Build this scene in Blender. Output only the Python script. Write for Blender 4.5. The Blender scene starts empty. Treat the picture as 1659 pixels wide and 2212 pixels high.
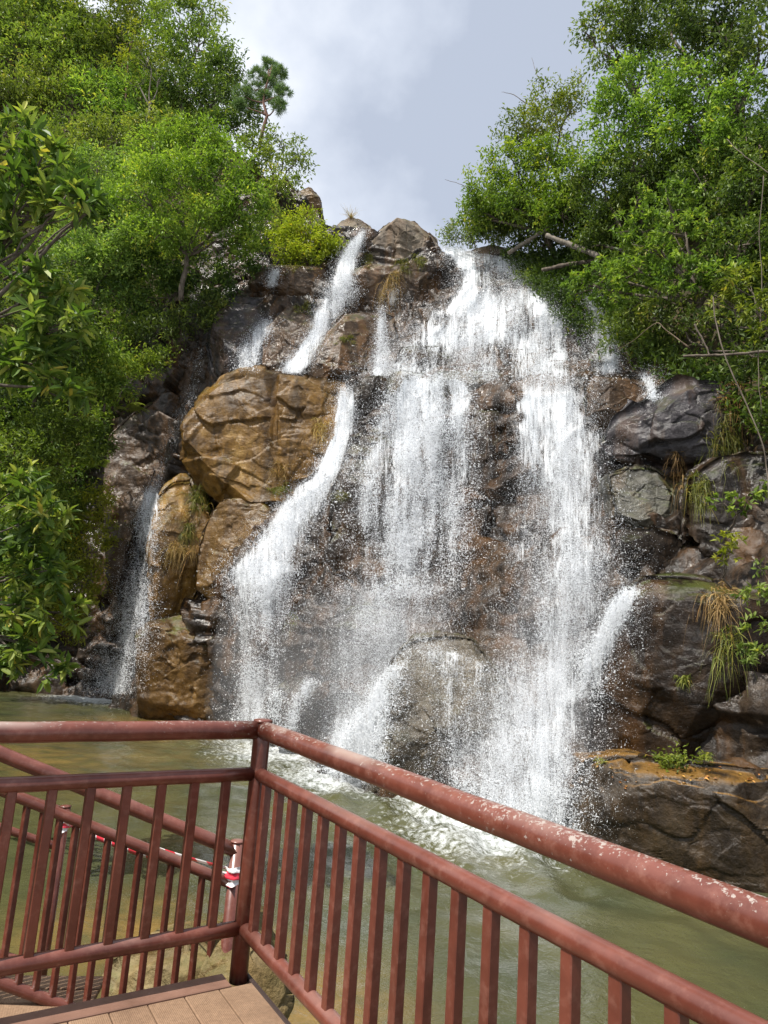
import bpy, math, random
import numpy as np
from mathutils import Vector, Matrix
from mathutils.bvhtree import BVHTree

rng = np.random.default_rng(7)
random.seed(7)
S = bpy.context.scene
COL = S.collection

# ------------------------------------------------------------------ camera
F_PX, PITCH, ROLL, CAM_Z = 1489.5, 0.1810, 0.0701, 3.2      # focal length in px of a 1659 px wide picture
CAMP = np.array([0.0, 0.0, CAM_Z])
cp, sp, cr, sr = math.cos(PITCH), math.sin(PITCH), math.cos(ROLL), math.sin(ROLL)
FW = np.array([0, cp, sp]); U0 = np.array([0, -sp, cp]); R0 = np.array([1.0, 0, 0])
RT = cr * R0 + sr * U0
UP = cr * U0 - sr * R0
cam = bpy.data.cameras.new('camera')
co = bpy.data.objects.new('camera', cam); COL.objects.link(co)
co.matrix_world = Matrix(((RT[0], UP[0], -FW[0], 0), (RT[1], UP[1], -FW[1], 0), (RT[2], UP[2], -FW[2], CAM_Z), (0, 0, 0, 1)))
cam.sensor_fit = 'HORIZONTAL'; cam.sensor_width = 36.0; cam.lens = 36.0 * F_PX / 1659.0
cam.clip_start = 0.05; cam.clip_end = 2000
S.camera = co

def ray(u, v):
    return FW + ((u - 829.5) / F_PX) * RT - ((v - 1106) / F_PX) * UP
def P(u, v, y):
    d = ray(u, v); return CAMP + d * (y / d[1])
def PZ(u, v, z):
    d = ray(u, v); return CAMP + d * ((z - CAM_Z) / d[2])

# ------------------------------------------------------------------ object helpers
def link(o, parent=None):
    COL.objects.link(o)
    if parent is not None: o.parent = parent
    return o
def tag(o, label=None, cat=None, group=None, kind=None):
    if label: o['label'] = label
    if cat: o['category'] = cat
    if group: o['group'] = group
    if kind: o['kind'] = kind
    return o
def empty(name, loc, label=None, cat=None, group=None, rz=0.0):
    o = bpy.data.objects.new(name, None); o.empty_display_size = 0.2
    o.location = loc; o.rotation_euler = (0, 0, rz)
    link(o); return tag(o, label, cat, group)
def mesh_np(name, verts, faces, mat=None, smooth=True, attrs=None, colors=None):
    """faces: int array (n, 3|4) or list of such arrays"""
    me = bpy.data.meshes.new(name)
    fl = faces if isinstance(faces, list) else [faces]
    fl = [np.asarray(f, np.int32) for f in fl if len(f)]
    verts = np.asarray(verts, np.float32)
    me.vertices.add(len(verts)); me.vertices.foreach_set('co', verts.ravel())
    loops = np.concatenate([f.ravel() for f in fl]); sizes = np.concatenate([np.full(len(f), f.shape[1], np.int32) for f in fl])
    me.loops.add(len(loops)); me.loops.foreach_set('vertex_index', loops)
    me.polygons.add(len(sizes)); st = np.concatenate([[0], np.cumsum(sizes)[:-1]]).astype(np.int32)
    me.polygons.foreach_set('loop_start', st); me.polygons.foreach_set('loop_total', sizes)
    me.polygons.foreach_set('use_smooth', np.full(len(sizes), bool(smooth)))
    for k, a in (attrs or {}).items():
        at = me.attributes.new(k, 'FLOAT', 'POINT'); at.data.foreach_set('value', np.asarray(a, np.float32).ravel())
    for k, a in (colors or {}).items():
        at = me.attributes.new(k, 'FLOAT_VECTOR', 'POINT'); at.data.foreach_set('vector', np.asarray(a, np.float32).ravel())
    me.update(calc_edges=True); me.validate()
    if mat: me.materials.append(mat)
    return me
def obj_np(name, verts, faces, mat, parent=None, smooth=True, attrs=None, colors=None, rebase=True):
    verts = np.asarray(verts, float); base = np.zeros(3)
    if rebase and parent is None:
        base = np.array([(verts[:, 0].min() + verts[:, 0].max()) / 2, (verts[:, 1].min() + verts[:, 1].max()) / 2, verts[:, 2].min()])
    elif parent is not None:
        base = np.array(parent.location)
    o = bpy.data.objects.new(name, mesh_np(name, verts - base, faces, mat, smooth, attrs, colors))
    link(o, parent)
    if parent is None: o.location = base
    return o

# ------------------------------------------------------------------ numpy noise
def _h(ix, iy, iz, seed=0):
    n = (ix.astype(np.int64) * 374761393 + iy.astype(np.int64) * 668265263 + iz.astype(np.int64) * 2147483647 + seed * 1274126177) & 0xffffffff
    n = ((n ^ (n >> 13)) * 1274126177) & 0xffffffff
    n = ((n ^ (n >> 16)) * 2246822519) & 0xffffffff
    return ((n ^ (n >> 15)) & 0xffffff) / float(0x1000000)
def vnoise(p, seed=0):
    i = np.floor(p); f = p - i; i = i.astype(np.int64); f = f * f * (3 - 2 * f)
    r = 0
    for dx in (0, 1):
        wx = f[:, 0] if dx else 1 - f[:, 0]
        for dy in (0, 1):
            wy = f[:, 1] if dy else 1 - f[:, 1]
            for dz in (0, 1):
                wz = f[:, 2] if dz else 1 - f[:, 2]
                r = r + wx * wy * wz * _h(i[:, 0] + dx, i[:, 1] + dy, i[:, 2] + dz, seed)
    return r * 2 - 1
def fbm(p, oct=4, seed=0, gain=0.5):
    a, s, r = 1.0, 1.0, 0
    for k in range(oct):
        r = r + a * vnoise(p * s + 17.3 * k, seed + k); a *= gain; s *= 2.03
    return r
def facets(p, seed=0, tilt=0.7):
    """broken-rock relief: each cell is a tilted plane; returns height, edge distance"""
    i = np.floor(p).astype(np.int64)
    d1 = np.full(len(p), 9.0); d2 = np.full(len(p), 9.0); h = np.zeros(len(p))
    for dx in (-1, 0, 1):
        for dy in (-1, 0, 1):
            for dz in (-1, 0, 1):
                c = i + np.array([dx, dy, dz])
                q = np.stack([_h(c[:, 0], c[:, 1], c[:, 2], seed + k) for k in range(3)], 1)
                g = np.stack([_h(c[:, 0], c[:, 1], c[:, 2], seed + 3 + k) for k in range(4)], 1) * 2 - 1
                dv = p - (c + q); d = np.linalg.norm(dv, axis=1)
                hh = (dv * g[:, :3]).sum(1) * tilt + g[:, 3] * 0.35
                near = d < d1
                d2 = np.where(near, d1, np.minimum(d2, d)); h = np.where(near, hh, h); d1 = np.where(near, d, d1)
    return h, d2 - d1
def sstep(a, b, x):
    t = np.clip((x - a) / (b - a), 0, 1); return t * t * (3 - 2 * t)
def rock_relief(p, size, seed=0, rough=1.0):
    """displacement (metres, + = outwards) for rock of block size `size`"""
    w = p + 0.22 * size * np.stack([fbm(p / size * 1.3, 2, seed + 50 + k) for k in range(3)], 1)
    w = w * np.array([1, 1, 1.6])
    h1, e1 = facets(w / size, seed)
    h2, e2 = facets(w / (size * 0.42) + 5.1, seed + 11)
    h3, e3 = facets(w / (size * 0.17) + 9.7, seed + 23)
    d = size * (0.50 * h1 + 0.20 * h2 + 0.03 * h3) + size * 0.20 * fbm(p / size * 0.6, 2, seed + 31)
    d -= size * 0.035 * (1 - sstep(0, 0.06, e1)) + size * 0.02 * (1 - sstep(0, 0.07, e2))
    strata = np.abs(((p[:, 2] * 1.0 + 0.25 * p[:, 0] + 0.5 * fbm(p * 0.5, 2, seed + 71)) / (size * 0.5)) % 1 - 0.5)
    d -= size * 0.03 * (1 - sstep(0, 0.12, strata))
    return d * rough

# ------------------------------------------------------------------ material helpers
class NT:
    def __init__(s, name):
        s.m = bpy.data.materials.new(name); s.m.use_nodes = True
        s.t = s.m.node_tree; s.n = s.t.nodes; s.n.clear()
        s.out = s.n.new('ShaderNodeOutputMaterial')
    def new(s, typ, **kw):
        n = s.n.new('ShaderNode' + typ)
        for k, v in kw.items():
            if k.startswith('i_'):
                n.inputs[k[2:].replace('_', ' ')].default_value = v
            else: setattr(n, k, v)
        return n
    def l(s, a, b): s.t.links.new(a, b)
    def pos(s, scale=(1, 1, 1)):
        g = s.new('NewGeometry'); m = s.new('VectorMath', operation='MULTIPLY'); m.inputs[1].default_value = scale
        s.l(g.outputs['Position'], m.inputs[0]); return m.outputs[0]
    def noise(s, vec, scale, detail=4, rough=0.55, dist=0.0):
        n = s.new('TexNoise'); n.inputs['Scale'].default_value = scale; n.inputs['Detail'].default_value = detail
        n.inputs['Roughness'].default_value = rough; n.inputs['Distortion'].default_value = dist
        if vec is not None: s.l(vec, n.inputs['Vector'])
        return n.outputs['Fac']
    def ramp(s, fac, stops, interp='LINEAR'):
        r = s.new('ValToRGB'); r.color_ramp.interpolation = interp
        e = r.color_ramp.elements
        while len(e) < len(stops): e.new(0.5)
        for el, (p, c) in zip(e, stops):
            el.position = p; el.color = (c if len(c) == 4 else (*c, 1)) if hasattr(c, '__len__') else (c, c, c, 1)
        s.l(fac, r.inputs[0]); return r.outputs[0]
    def mix(s, fac, a, b, typ='MIX'):
        m = s.new('MixRGB', blend_type=typ)
        for i, v in ((0, fac), (1, a), (2, b)):
            if hasattr(v, 'is_output') or hasattr(v, 'links'): s.l(v, m.inputs[i])
            else: m.inputs[i].default_value = v if i == 0 else (*v, 1)
        return m.outputs[0]
    def math(s, op, a, b=None, clamp=False):
        m = s.new('Math', operation=op, use_clamp=clamp)
        for i, v in ((0, a), (1, b)):
            if v is None: continue
            if hasattr(v, 'links'): s.l(v, m.inputs[i])
            else: m.inputs[i].default_value = v
        return m.outputs[0]
    def attr(s, name, vec=False):
        a = s.new('Attribute', attribute_name=name); return a.outputs['Vector' if vec else 'Fac']
    def bump(s, h, strength=0.5, dist=0.02, normal=None):
        b = s.new('Bump'); b.inputs['Strength'].default_value = strength; b.inputs['Distance'].default_value = dist
        s.l(h, b.inputs['Height'])
        if normal is not None: s.l(normal, b.inputs['Normal'])
        return b.outputs[0]
    def principled(s, color, rough=0.5, normal=None, spec=0.5, metal=0.0):
        p = s.new('BsdfPrincipled')
        for k, v in (('Base Color', color), ('Roughness', rough), ('Specular IOR Level', spec), ('Metallic', metal)):
            if hasattr(v, 'links'): s.l(v, p.inputs[k])
            else: p.inputs[k].default_value = (*v, 1) if k == 'Base Color' else v
        if normal is not None: s.l(normal, p.inputs['Normal'])
        return p.outputs[0]
    def done(s, shader):
        s.l(shader, s.out.inputs['Surface']); return s.m

def facet_bump(n, scale, seed):
    m = n.pos((scale, scale, scale * 1.7)); nz = n.new('TexNoise'); nz.inputs['Scale'].default_value = 1.1; nz.inputs['Detail'].default_value = 2; n.l(m, nz.inputs['Vector'])
    ad = n.new('VectorMath', operation='MULTIPLY_ADD'); n.l(nz.outputs['Color'], ad.inputs[0]); ad.inputs[1].default_value = (0.5, 0.5, 0.5); n.l(m, ad.inputs[2])
    v = n.new('TexVoronoi'); v.inputs['Scale'].default_value = 1.0; n.l(ad.outputs[0], v.inputs['Vector'])
    d = n.new('VectorMath', operation='SUBTRACT'); n.l(ad.outputs[0], d.inputs[0]); n.l(v.outputs['Position'], d.inputs[1])
    c = n.new('VectorMath', operation='SUBTRACT'); n.l(v.outputs['Color'], c.inputs[0]); c.inputs[1].default_value = (0.5, 0.5, 0.5)
    dt = n.new('VectorMath', operation='DOT_PRODUCT'); n.l(d.outputs[0], dt.inputs[0]); n.l(c.outputs[0], dt.inputs[1])
    return dt.outputs['Value']
def rock_bump(n, p, fine, crack=None):
    b = n.bump(facet_bump(n, 2.0, 1), 0.45, 0.14)
    b = n.bump(facet_bump(n, 6.5, 2), 0.5, 0.045, b)
    b = n.bump(fine, 0.75, 0.024, b)
    b = n.bump(n.noise(p, 36, 2, 0.55), 0.55, 0.010, b)
    return n.bump(crack, 0.15, 0.04, b) if crack is not None else b
def rock_mat(name, dark, mid, light, stain=(0.25, 0.12, 0.03), stain_amt=0.4, rough=(0.22, 0.6), moss=0.3, spec=0.27, grain=1.0, mcol=(0.075, 0.095, 0.018), mlo=(0.25, 0.75), mn=(0.46, 0.6)):
    n = NT(name); p = n.pos()
    big = n.noise(p, 0.55, 5, 0.6, 0.4); med = n.noise(p, 3.2, 6, 0.65, 0.3); fine = n.noise(p, 17, 5, 0.7)
    c = n.ramp(n.math('ADD', n.math('MULTIPLY', big, 0.55), n.math('MULTIPLY', med, 0.45)), [(0.34, dark), (0.5, mid), (0.66, light)])
    st = n.ramp(n.noise(n.pos((1.7, 1.7, 0.22)), 1.0, 4, 0.6, 0.3), [(0.48, 0.0), (0.62, 1.0)])
    c = n.mix(n.math('MULTIPLY', st, stain_amt), c, stain)
    c = n.mix(n.math('MULTIPLY', n.ramp(fine, [(0.3, 0.0), (0.7, 1.0)]), 0.55 * grain), n.mix(0.6, c, (0, 0, 0)), c) if False else \
        n.mix(0.65 * grain, c, n.mix(1.0, c, n.ramp(fine, [(0.25, 0.35), (0.55, 1.0), (0.8, 1.6)]), 'MULTIPLY'))
    # dark wet veins
    v = n.new('TexVoronoi', feature='DISTANCE_TO_EDGE'); v.inputs['Scale'].default_value = 0.75
    wv = n.new('VectorMath', operation='ADD')
    nz = n.new('TexNoise'); nz.inputs['Scale'].default_value = 1.6; nz.inputs['Detail'].default_value = 4
    n.l(p, nz.inputs['Vector']); n.l(nz.outputs['Color'], wv.inputs[0]); n.l(p, wv.inputs[1]); n.l(wv.outputs[0], v.inputs['Vector'])
    crack = n.ramp(v.outputs['Distance'], [(0.0, 0.25), (0.035, 1.0)])
    c = n.mix(0.25, c, n.mix(1.0, c, crack, 'MULTIPLY'))
    if moss:
        g = n.new('NewGeometry'); sx = n.new('SeparateXYZ'); n.l(g.outputs['Normal'], sx.inputs[0])
        mm = n.math('MULTIPLY', n.ramp(sx.outputs['Z'], [(mlo[0], 0.0), (mlo[1], 1.0)]), n.ramp(n.noise(p, 2.1, 5, 0.65), [(mn[0], 0.0), (mn[1], 1.0)]))
        c = n.mix(n.math('MULTIPLY', mm, moss), c, mcol)
    r = n.ramp(n.noise(p, 1.3, 4, 0.6), [(0.35, rough[0]), (0.65, rough[1])])
    b = rock_bump(n, p, fine, crack)
    return n.done(n.principled(c, r, b, spec))

M = {}
M['ochre'] = rock_mat('ochre_rock', (0.050, 0.025, 0.007), (0.165, 0.086, 0.017), (0.31, 0.185, 0.050), (0.045, 0.026, 0.009), 0.75, (0.2, 0.5), 0.3)
M['brown'] = rock_mat('brown_rock', (0.0195, 0.0130, 0.0084), (0.0683, 0.0429, 0.0247), (0.1300, 0.0878, 0.0553), (0.16, 0.075, 0.022), 0.45, (0.14, 0.45), 0.55, 0.30)
M['dark'] = rock_mat('dark_wet_rock', (0.0084, 0.0066, 0.0054), (0.0288, 0.0216, 0.0162), (0.0660, 0.0510, 0.0372), (0.085, 0.042, 0.014), 0.45, (0.10, 0.38), 0.35, 0.30)
M['grey'] = rock_mat('purple_grey_rock', (0.0121, 0.0110, 0.0121), (0.0413, 0.0363, 0.0385), (0.0935, 0.0825, 0.0853), (0.12, 0.06, 0.022), 0.3, (0.14, 0.42), 0.25, 0.30)
M['tan'] = rock_mat('dry_tan_rock', (0.0600, 0.0440, 0.0304), (0.1680, 0.1320, 0.0960), (0.3040, 0.2560, 0.2000), (0.18, 0.10, 0.045), 0.35, (0.5, 0.85), 0.6, 0.3)
M['ledge'] = rock_mat('mossy_ledge_rock', (0.0165, 0.0149, 0.0099), (0.0550, 0.0506, 0.0341), (0.1045, 0.0963, 0.0688), (0.16, 0.085, 0.02), 0.35, (0.25, 0.6), 0.7, 0.5)
M['rust'] = rock_mat('rusty_rock', (0.022, 0.013, 0.006), (0.085, 0.046, 0.014), (0.20, 0.115, 0.038), (0.16, 0.088, 0.018), 0.5, (0.18, 0.5), 0.6, 0.3)

M['umber'] = rock_mat('umber_wet_rock_with_tree_shade', (0.004, 0.003, 0.002), (0.016, 0.010, 0.006), (0.050, 0.030, 0.015), (0.085, 0.038, 0.010), 0.45, (0.12, 0.34), 0.5, 0.24)  # wet rock, colour darkened further to stand in for partial tree shade
M['shelf'] = rock_mat('wet_shelf_rock_with_ochre_silt', (0.005, 0.0035, 0.0025), (0.024, 0.016, 0.009), (0.062, 0.042, 0.022), (0.085, 0.044, 0.010), 0.4, (0.12, 0.4), 0.7, 0.30, 1.0, (0.20, 0.105, 0.024), (0.50, 0.80), (0.36, 0.52))
M['hump'] = rock_mat('grey_brown_washed_rock', (0.016, 0.013, 0.009), (0.070, 0.056, 0.038), (0.14, 0.115, 0.08), (0.05, 0.035, 0.018), 0.4, (0.2, 0.5), 0.2, 0.30)
M['shore'] = rock_mat('pale_shore_rock', (0.05, 0.036, 0.014), (0.15, 0.105, 0.042), (0.27, 0.21, 0.105), (0.20, 0.12, 0.03), 0.5, (0.4, 0.8), 0.4, 0.3)
# ------------------------------------------------------------------ light, sky
SUN = np.array([-0.45, -0.36, 0.90]); SUN /= np.linalg.norm(SUN)
sl = bpy.data.lights.new('sun', 'SUN'); sl.energy = 5.0; sl.angle = math.radians(0.53); sl.color = (1.0, 0.955, 0.88)
so = bpy.data.objects.new('sun', sl); link(so); so.location = (-20, -20, 50)
so.rotation_euler = Vector(SUN).to_track_quat('Z', 'Y').to_euler()
W = bpy.data.worlds.new('World'); S.world = W; W.use_nodes = True
wt = W.node_tree; wn = wt.nodes; wn.clear()
def wnew(t): return wn.new('ShaderNode' + t)
sky = wnew('TexSky'); sky.sky_type = 'NISHITA'; sky.sun_disc = False
sky.sun_elevation = math.asin(SUN[2]); sky.sun_rotation = math.atan2(SUN[0], SUN[1])
bg1 = wnew('Background'); bg1.inputs['Strength'].default_value = 0.10; wt.links.new(sky.outputs[0], bg1.inputs[0])
tc = wnew('TexCoord'); mp = wnew('Mapping'); mp.inputs['Scale'].default_value = (1.0, 1.0, 1.15); mp.inputs['Location'].default_value = (0.55, 0.0, 0.35)
wt.links.new(tc.outputs['Generated'], mp.inputs[0])
cn = wnew('TexNoise'); cn.inputs['Scale'].default_value = 2.0; cn.inputs['Detail'].default_value = 8; cn.inputs['Roughness'].default_value = 0.52; cn.inputs['Distortion'].default_value = 0.0
wt.links.new(mp.outputs[0], cn.inputs['Vector'])
sxyz = wnew('SeparateXYZ'); wt.links.new(tc.outputs['Generated'], sxyz.inputs[0])
amp = wnew('Math'); amp.operation = 'MULTIPLY_ADD'; amp.inputs[1].default_value = 1.7; amp.inputs[2].default_value = -0.35; wt.links.new(cn.outputs[0], amp.inputs[0])
grad = wnew('Math'); grad.operation = 'MULTIPLY_ADD'; grad.inputs[1].default_value = -0.40; wt.links.new(sxyz.outputs['X'], grad.inputs[0]); wt.links.new(amp.outputs[0], grad.inputs[2])
grad2 = wnew('Math'); grad2.operation = 'MULTIPLY_ADD'; grad2.inputs[1].default_value = -0.40; wt.links.new(sxyz.outputs['Z'], grad2.inputs[0]); wt.links.new(grad.outputs[0], grad2.inputs[2])
cr_ = wnew('ValToRGB'); wt.links.new(grad2.outputs[0], cr_.inputs[0])
el = cr_.color_ramp.elements
el[0].position = 0.06; el[0].color = (0.42, 0.465, 0.555, 1)
el[1].position = 0.34; el[1].color = (0.80, 0.83, 0.88, 1)
e2 = el.new(0.19); e2.color = (0.57, 0.615, 0.70, 1)
bg2 = wnew('Background'); bg2.inputs['Strength'].default_value = 1.0; wt.links.new(cr_.outputs[0], bg2.inputs[0])
mxs = wnew('MixShader'); mxs.inputs[0].default_value = 0.86
wt.links.new(bg1.outputs[0], mxs.inputs[1]); wt.links.new(bg2.outputs[0], mxs.inputs[2])
wo = wnew('OutputWorld'); wt.links.new(mxs.outputs[0], wo.inputs[0])
S.view_settings.view_transform = 'Standard'; S.view_settings.look = 'None'; S.view_settings.gamma = 1.0
S.view_settings.exposure = 0.50
S.render.engine = 'CYCLES'
S.cycles.max_bounces = 6; S.cycles.diffuse_bounces = 3; S.cycles.glossy_bounces = 3; S.cycles.transmission_bounces = 4
S.cycles.transparent_max_bounces = 24; S.cycles.sample_clamp_indirect = 6.0; S.cycles.caustics_reflective = False; S.cycles.caustics_refractive = False

#@@CLIFF
# ------------------------------------------------------------------ cliff and hillside: one rock face y(x, z)
CTRL = '''-200 1480 29 -60 1495 29.4 100 1497 29.5 230 1500 29.5 300 1535 26 300 1550 24 480 1560 23.9 560 1592 21.2 720 1640 18.2 820 1690 15.9
1000 1740 14.3 1250 1800 12.6 1450 1850 11.6 1659 1900 10.8 1900 1960 9.6 2300 2100 8.0 2300 1400 8.6 2300 800 10 2300 200 12
0 1300 30 200 1300 30 0 1000 31.5 200 1000 31 250 850 31 0 700 33 200 600 34 0 300 37 250 300 37 0 0 42 300 50 41 -300 0 38 -300 700 31 -300 1200 29
450 200 39 500 300 36.5 300 500 35 400 600 31.5 450 700 30 560 560 31 620 480 32 650 430 32.5
330 1100 29.6 270 1400 29.7 400 850 29.5 430 1000 25.8 600 900 25.6 700 950 25.6 600 830 26.6 520 1150 25.2 420 1300 24.6 400 1450 24.2
560 780 28 600 680 29 700 640 29.3 740 560 29.6 720 760 27.8 760 490 30 850 500 29.7 930 520 29.5 850 600 29.2 900 650 28.7 800 720 27.7 800 790 26
980 540 28.5 1080 560 27.8 1000 640 27.3 1150 640 26 1050 720 25 1200 720 23.5 950 760 25 1080 790 23.5 1200 790 22
900 818 22.4 1000 805 22.1 1080 835 20.7 1200 840 20.1 770 845 23.7 800 950 23.1 900 950 21.9 1000 950 21.2 1060 1000 20.3 850 1100 21.5 950 1150 20.7 1050 1200 19.3
900 1230 20.5 720 1000 23.8 700 1120 22.9 560 1200 22.7 560 1350 22.2 560 1480 21.5 700 1280 20.8 800 1290 19.8 700 1420 19.6 800 1420 18.7 950 1330 18.8 700 1550 18.7 780 1550 17.5
1200 950 18.7 1250 1050 17.8 1200 1150 17.4 1200 1300 16.2 1150 1450 15.3 1150 1600 14.3 1200 1700 13.4 900 1400 17.4 950 1550 16 1000 1650 15.1
1300 820 19.2 1420 860 17.4 1550 810 16.4 1659 800 15.9 1350 950 17.2 1500 1000 15.7 1659 1000 14.4 1350 1120 16.2 1500 1150 14.7 1659 1150 13.4 1400 1250 14.4 1600 1280 13
1350 1450 13.8 1500 1450 12.5 1659 1450 11.9 1350 1630 13.2 1500 1640 12.3 1659 1640 11.6 1300 1665 12.9 1500 1690 11.8 1659 1695 11.2
1350 720 21 1500 720 18.4 1659 650 17.4 1250 640 24 1300 560 24.5 1450 500 20.5 1659 400 18.9 1200 560 26 1100 545 27.6 1400 300 23 1659 100 20.5 1300 400 25 1900 400 14.5 1900 900 12 1900 1300 10.6'''
ct = np.array(CTRL.split(), float).reshape(-1, 3)
cpts = np.array([P(*c) for c in ct])
_xy = cpts[:, [0, 2]]
def _k(a, b): return np.sqrt(((a[:, None, :] - b[None]) ** 2).sum(2) + 0.25)
A = np.block([[_k(_xy, _xy) - 0.35 * np.eye(len(_xy)), np.ones((len(_xy), 1)), _xy], [np.ones((1, len(_xy))), np.zeros((1, 3))], [_xy.T, np.zeros((2, 3))]])
_w = np.linalg.solve(A, np.concatenate([cpts[:, 1], np.zeros(3)]))
def cliff_y(x, z):
    q = np.stack([x, z], 1); out = np.empty(len(q))
    for i in range(0, len(q), 20000):
        b = q[i:i + 20000]; out[i:i + 20000] = _k(b, _xy) @ _w[:-3] + _w[-3] + b @ _w[-2:]
    return out
top_px = [(-400, -60, 40), (0, -40, 43), (250, 60, 41), (420, 220, 38), (520, 330, 35), (600, 380, 33), (655, 425, 32), (690, 460, 31.2), (700, 500, 30.6), (735, 505, 30.2), (930, 525, 29.6), (960, 535, 28.7),
          (1100, 548, 27.7), (1200, 545, 26), (1300, 480, 24.5), (1420, 330, 22.5), (1560, 230, 20), (1700, 150, 18), (2300, 0, 12)]
tp = np.array([P(*t) for t in top_px]); tp = tp[np.argsort(tp[:, 0])]
NX, NZ = 760, 360
gx = np.linspace(-34, 15, NX); ztop = np.interp(gx, tp[:, 0], tp[:, 2])
tv = np.linspace(0, 1, NZ)
X = np.repeat(gx[None], NZ, 0); Z = -1.5 + (ztop[None] + 1.5) * tv[:, None]
Y = cliff_y(X.ravel(), Z.ravel()).reshape(NZ, NX)
Y = np.clip(Y, 7.0, 60)
base = np.stack([X, Y, Z], 2)
du = np.gradient(base, axis=1); dv = np.gradient(base, axis=0)
Nn = np.cross(du, dv); Nn /= np.linalg.norm(Nn, axis=2, keepdims=True)
pf = base.reshape(-1, 3)
soil = (sstep(-13.5, -16.5, pf[:, 0] - 0.25 * (pf[:, 2] - 4)) + sstep(8.4, 9.4, pf[:, 0] + 0.30 * (pf[:, 2] - 6)) * sstep(6, 9, pf[:, 2])).clip(0, 1)
disp = rock_relief(pf, 2.4, 3, 0.62) + rock_relief(pf, 0.8, 5, 0.16)
disp = disp * (1 - 0.45 * soil)
fade = sstep(0.0, 0.02, 1 - np.repeat(tv, NX))
front = pf + Nn.reshape(-1, 3) * disp[:, None]
NB = 12
rows = [front.reshape(NZ, NX, 3)]
last = rows[0][-1]
for k in range(1, NB + 1):
    r = last.copy(); r[:, 1] += 1.3 * k; r[:, 2] += -0.02 * k * k + 0.25 * fbm(np.stack([r[:, 0] * .5, r[:, 1] * .5, r[:, 0] * 0], 1), 3, 9)
    rows.append(r[None])
G = np.concatenate(rows, 0); HR = G.shape[0]
idx = np.arange(HR * NX).reshape(HR, NX)
fq = np.stack([idx[:-1, :-1], idx[:-1, 1:], idx[1:, 1:], idx[1:, :-1]], 2).reshape(-1, 4)
soil_a = np.concatenate([soil, np.tile(soil.reshape(NZ, NX)[-1], NB)])
n = NT('cliff_rock_and_soil'); p = n.pos()
big = n.noise(p, 0.5, 5, 0.6, 0.4); med = n.noise(p, 3.0, 6, 0.65, 0.3); fine = n.noise(p, 16, 5, 0.7)
cc = n.math('ADD', n.math('MULTIPLY', big, 0.55), n.math('MULTIPLY', med, 0.45))
c = n.ramp(cc, [(0.34, (0.006, 0.0045, 0.0035)), (0.5, (0.024, 0.0165, 0.011)), (0.66, (0.075, 0.052, 0.033))])
st = n.ramp(n.noise(n.pos((1.7, 1.7, 0.22)), 1.0, 4, 0.6, 0.3), [(0.48, 0.0), (0.62, 1.0)])
c = n.mix(n.math('MULTIPLY', st, 0.4), c, (0.13, 0.062, 0.02))
sc_ = n.ramp(med, [(0.35, (0.028, 0.020, 0.011)), (0.55, (0.055, 0.048, 0.018)), (0.7, (0.16, 0.085, 0.045))])
c = n.mix(n.attr('soil'), c, sc_)
c = n.mix(0.6, c, n.mix(1.0, c, n.ramp(fine, [(0.25, 0.35), (0.55, 1.0), (0.8, 1.6)]), 'MULTIPLY'))
rg = n.mix(n.attr('soil'), n.ramp(n.noise(p, 1.3, 4, 0.6), [(0.35, 0.12), (0.65, 0.45)]), (0.9, 0.9, 0.9))
b = rock_bump(n, p, fine)
M['cliff'] = n.done(n.principled(c, rg, b, 0.28))
cliff = obj_np('cliff', G.reshape(-1, 3), fq, M['cliff'], attrs={'soil': soil_a}, rebase=False)
tag(cliff, kind='structure')
BV_V = [G.reshape(-1, 3)]; BV_F = [fq]

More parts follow.
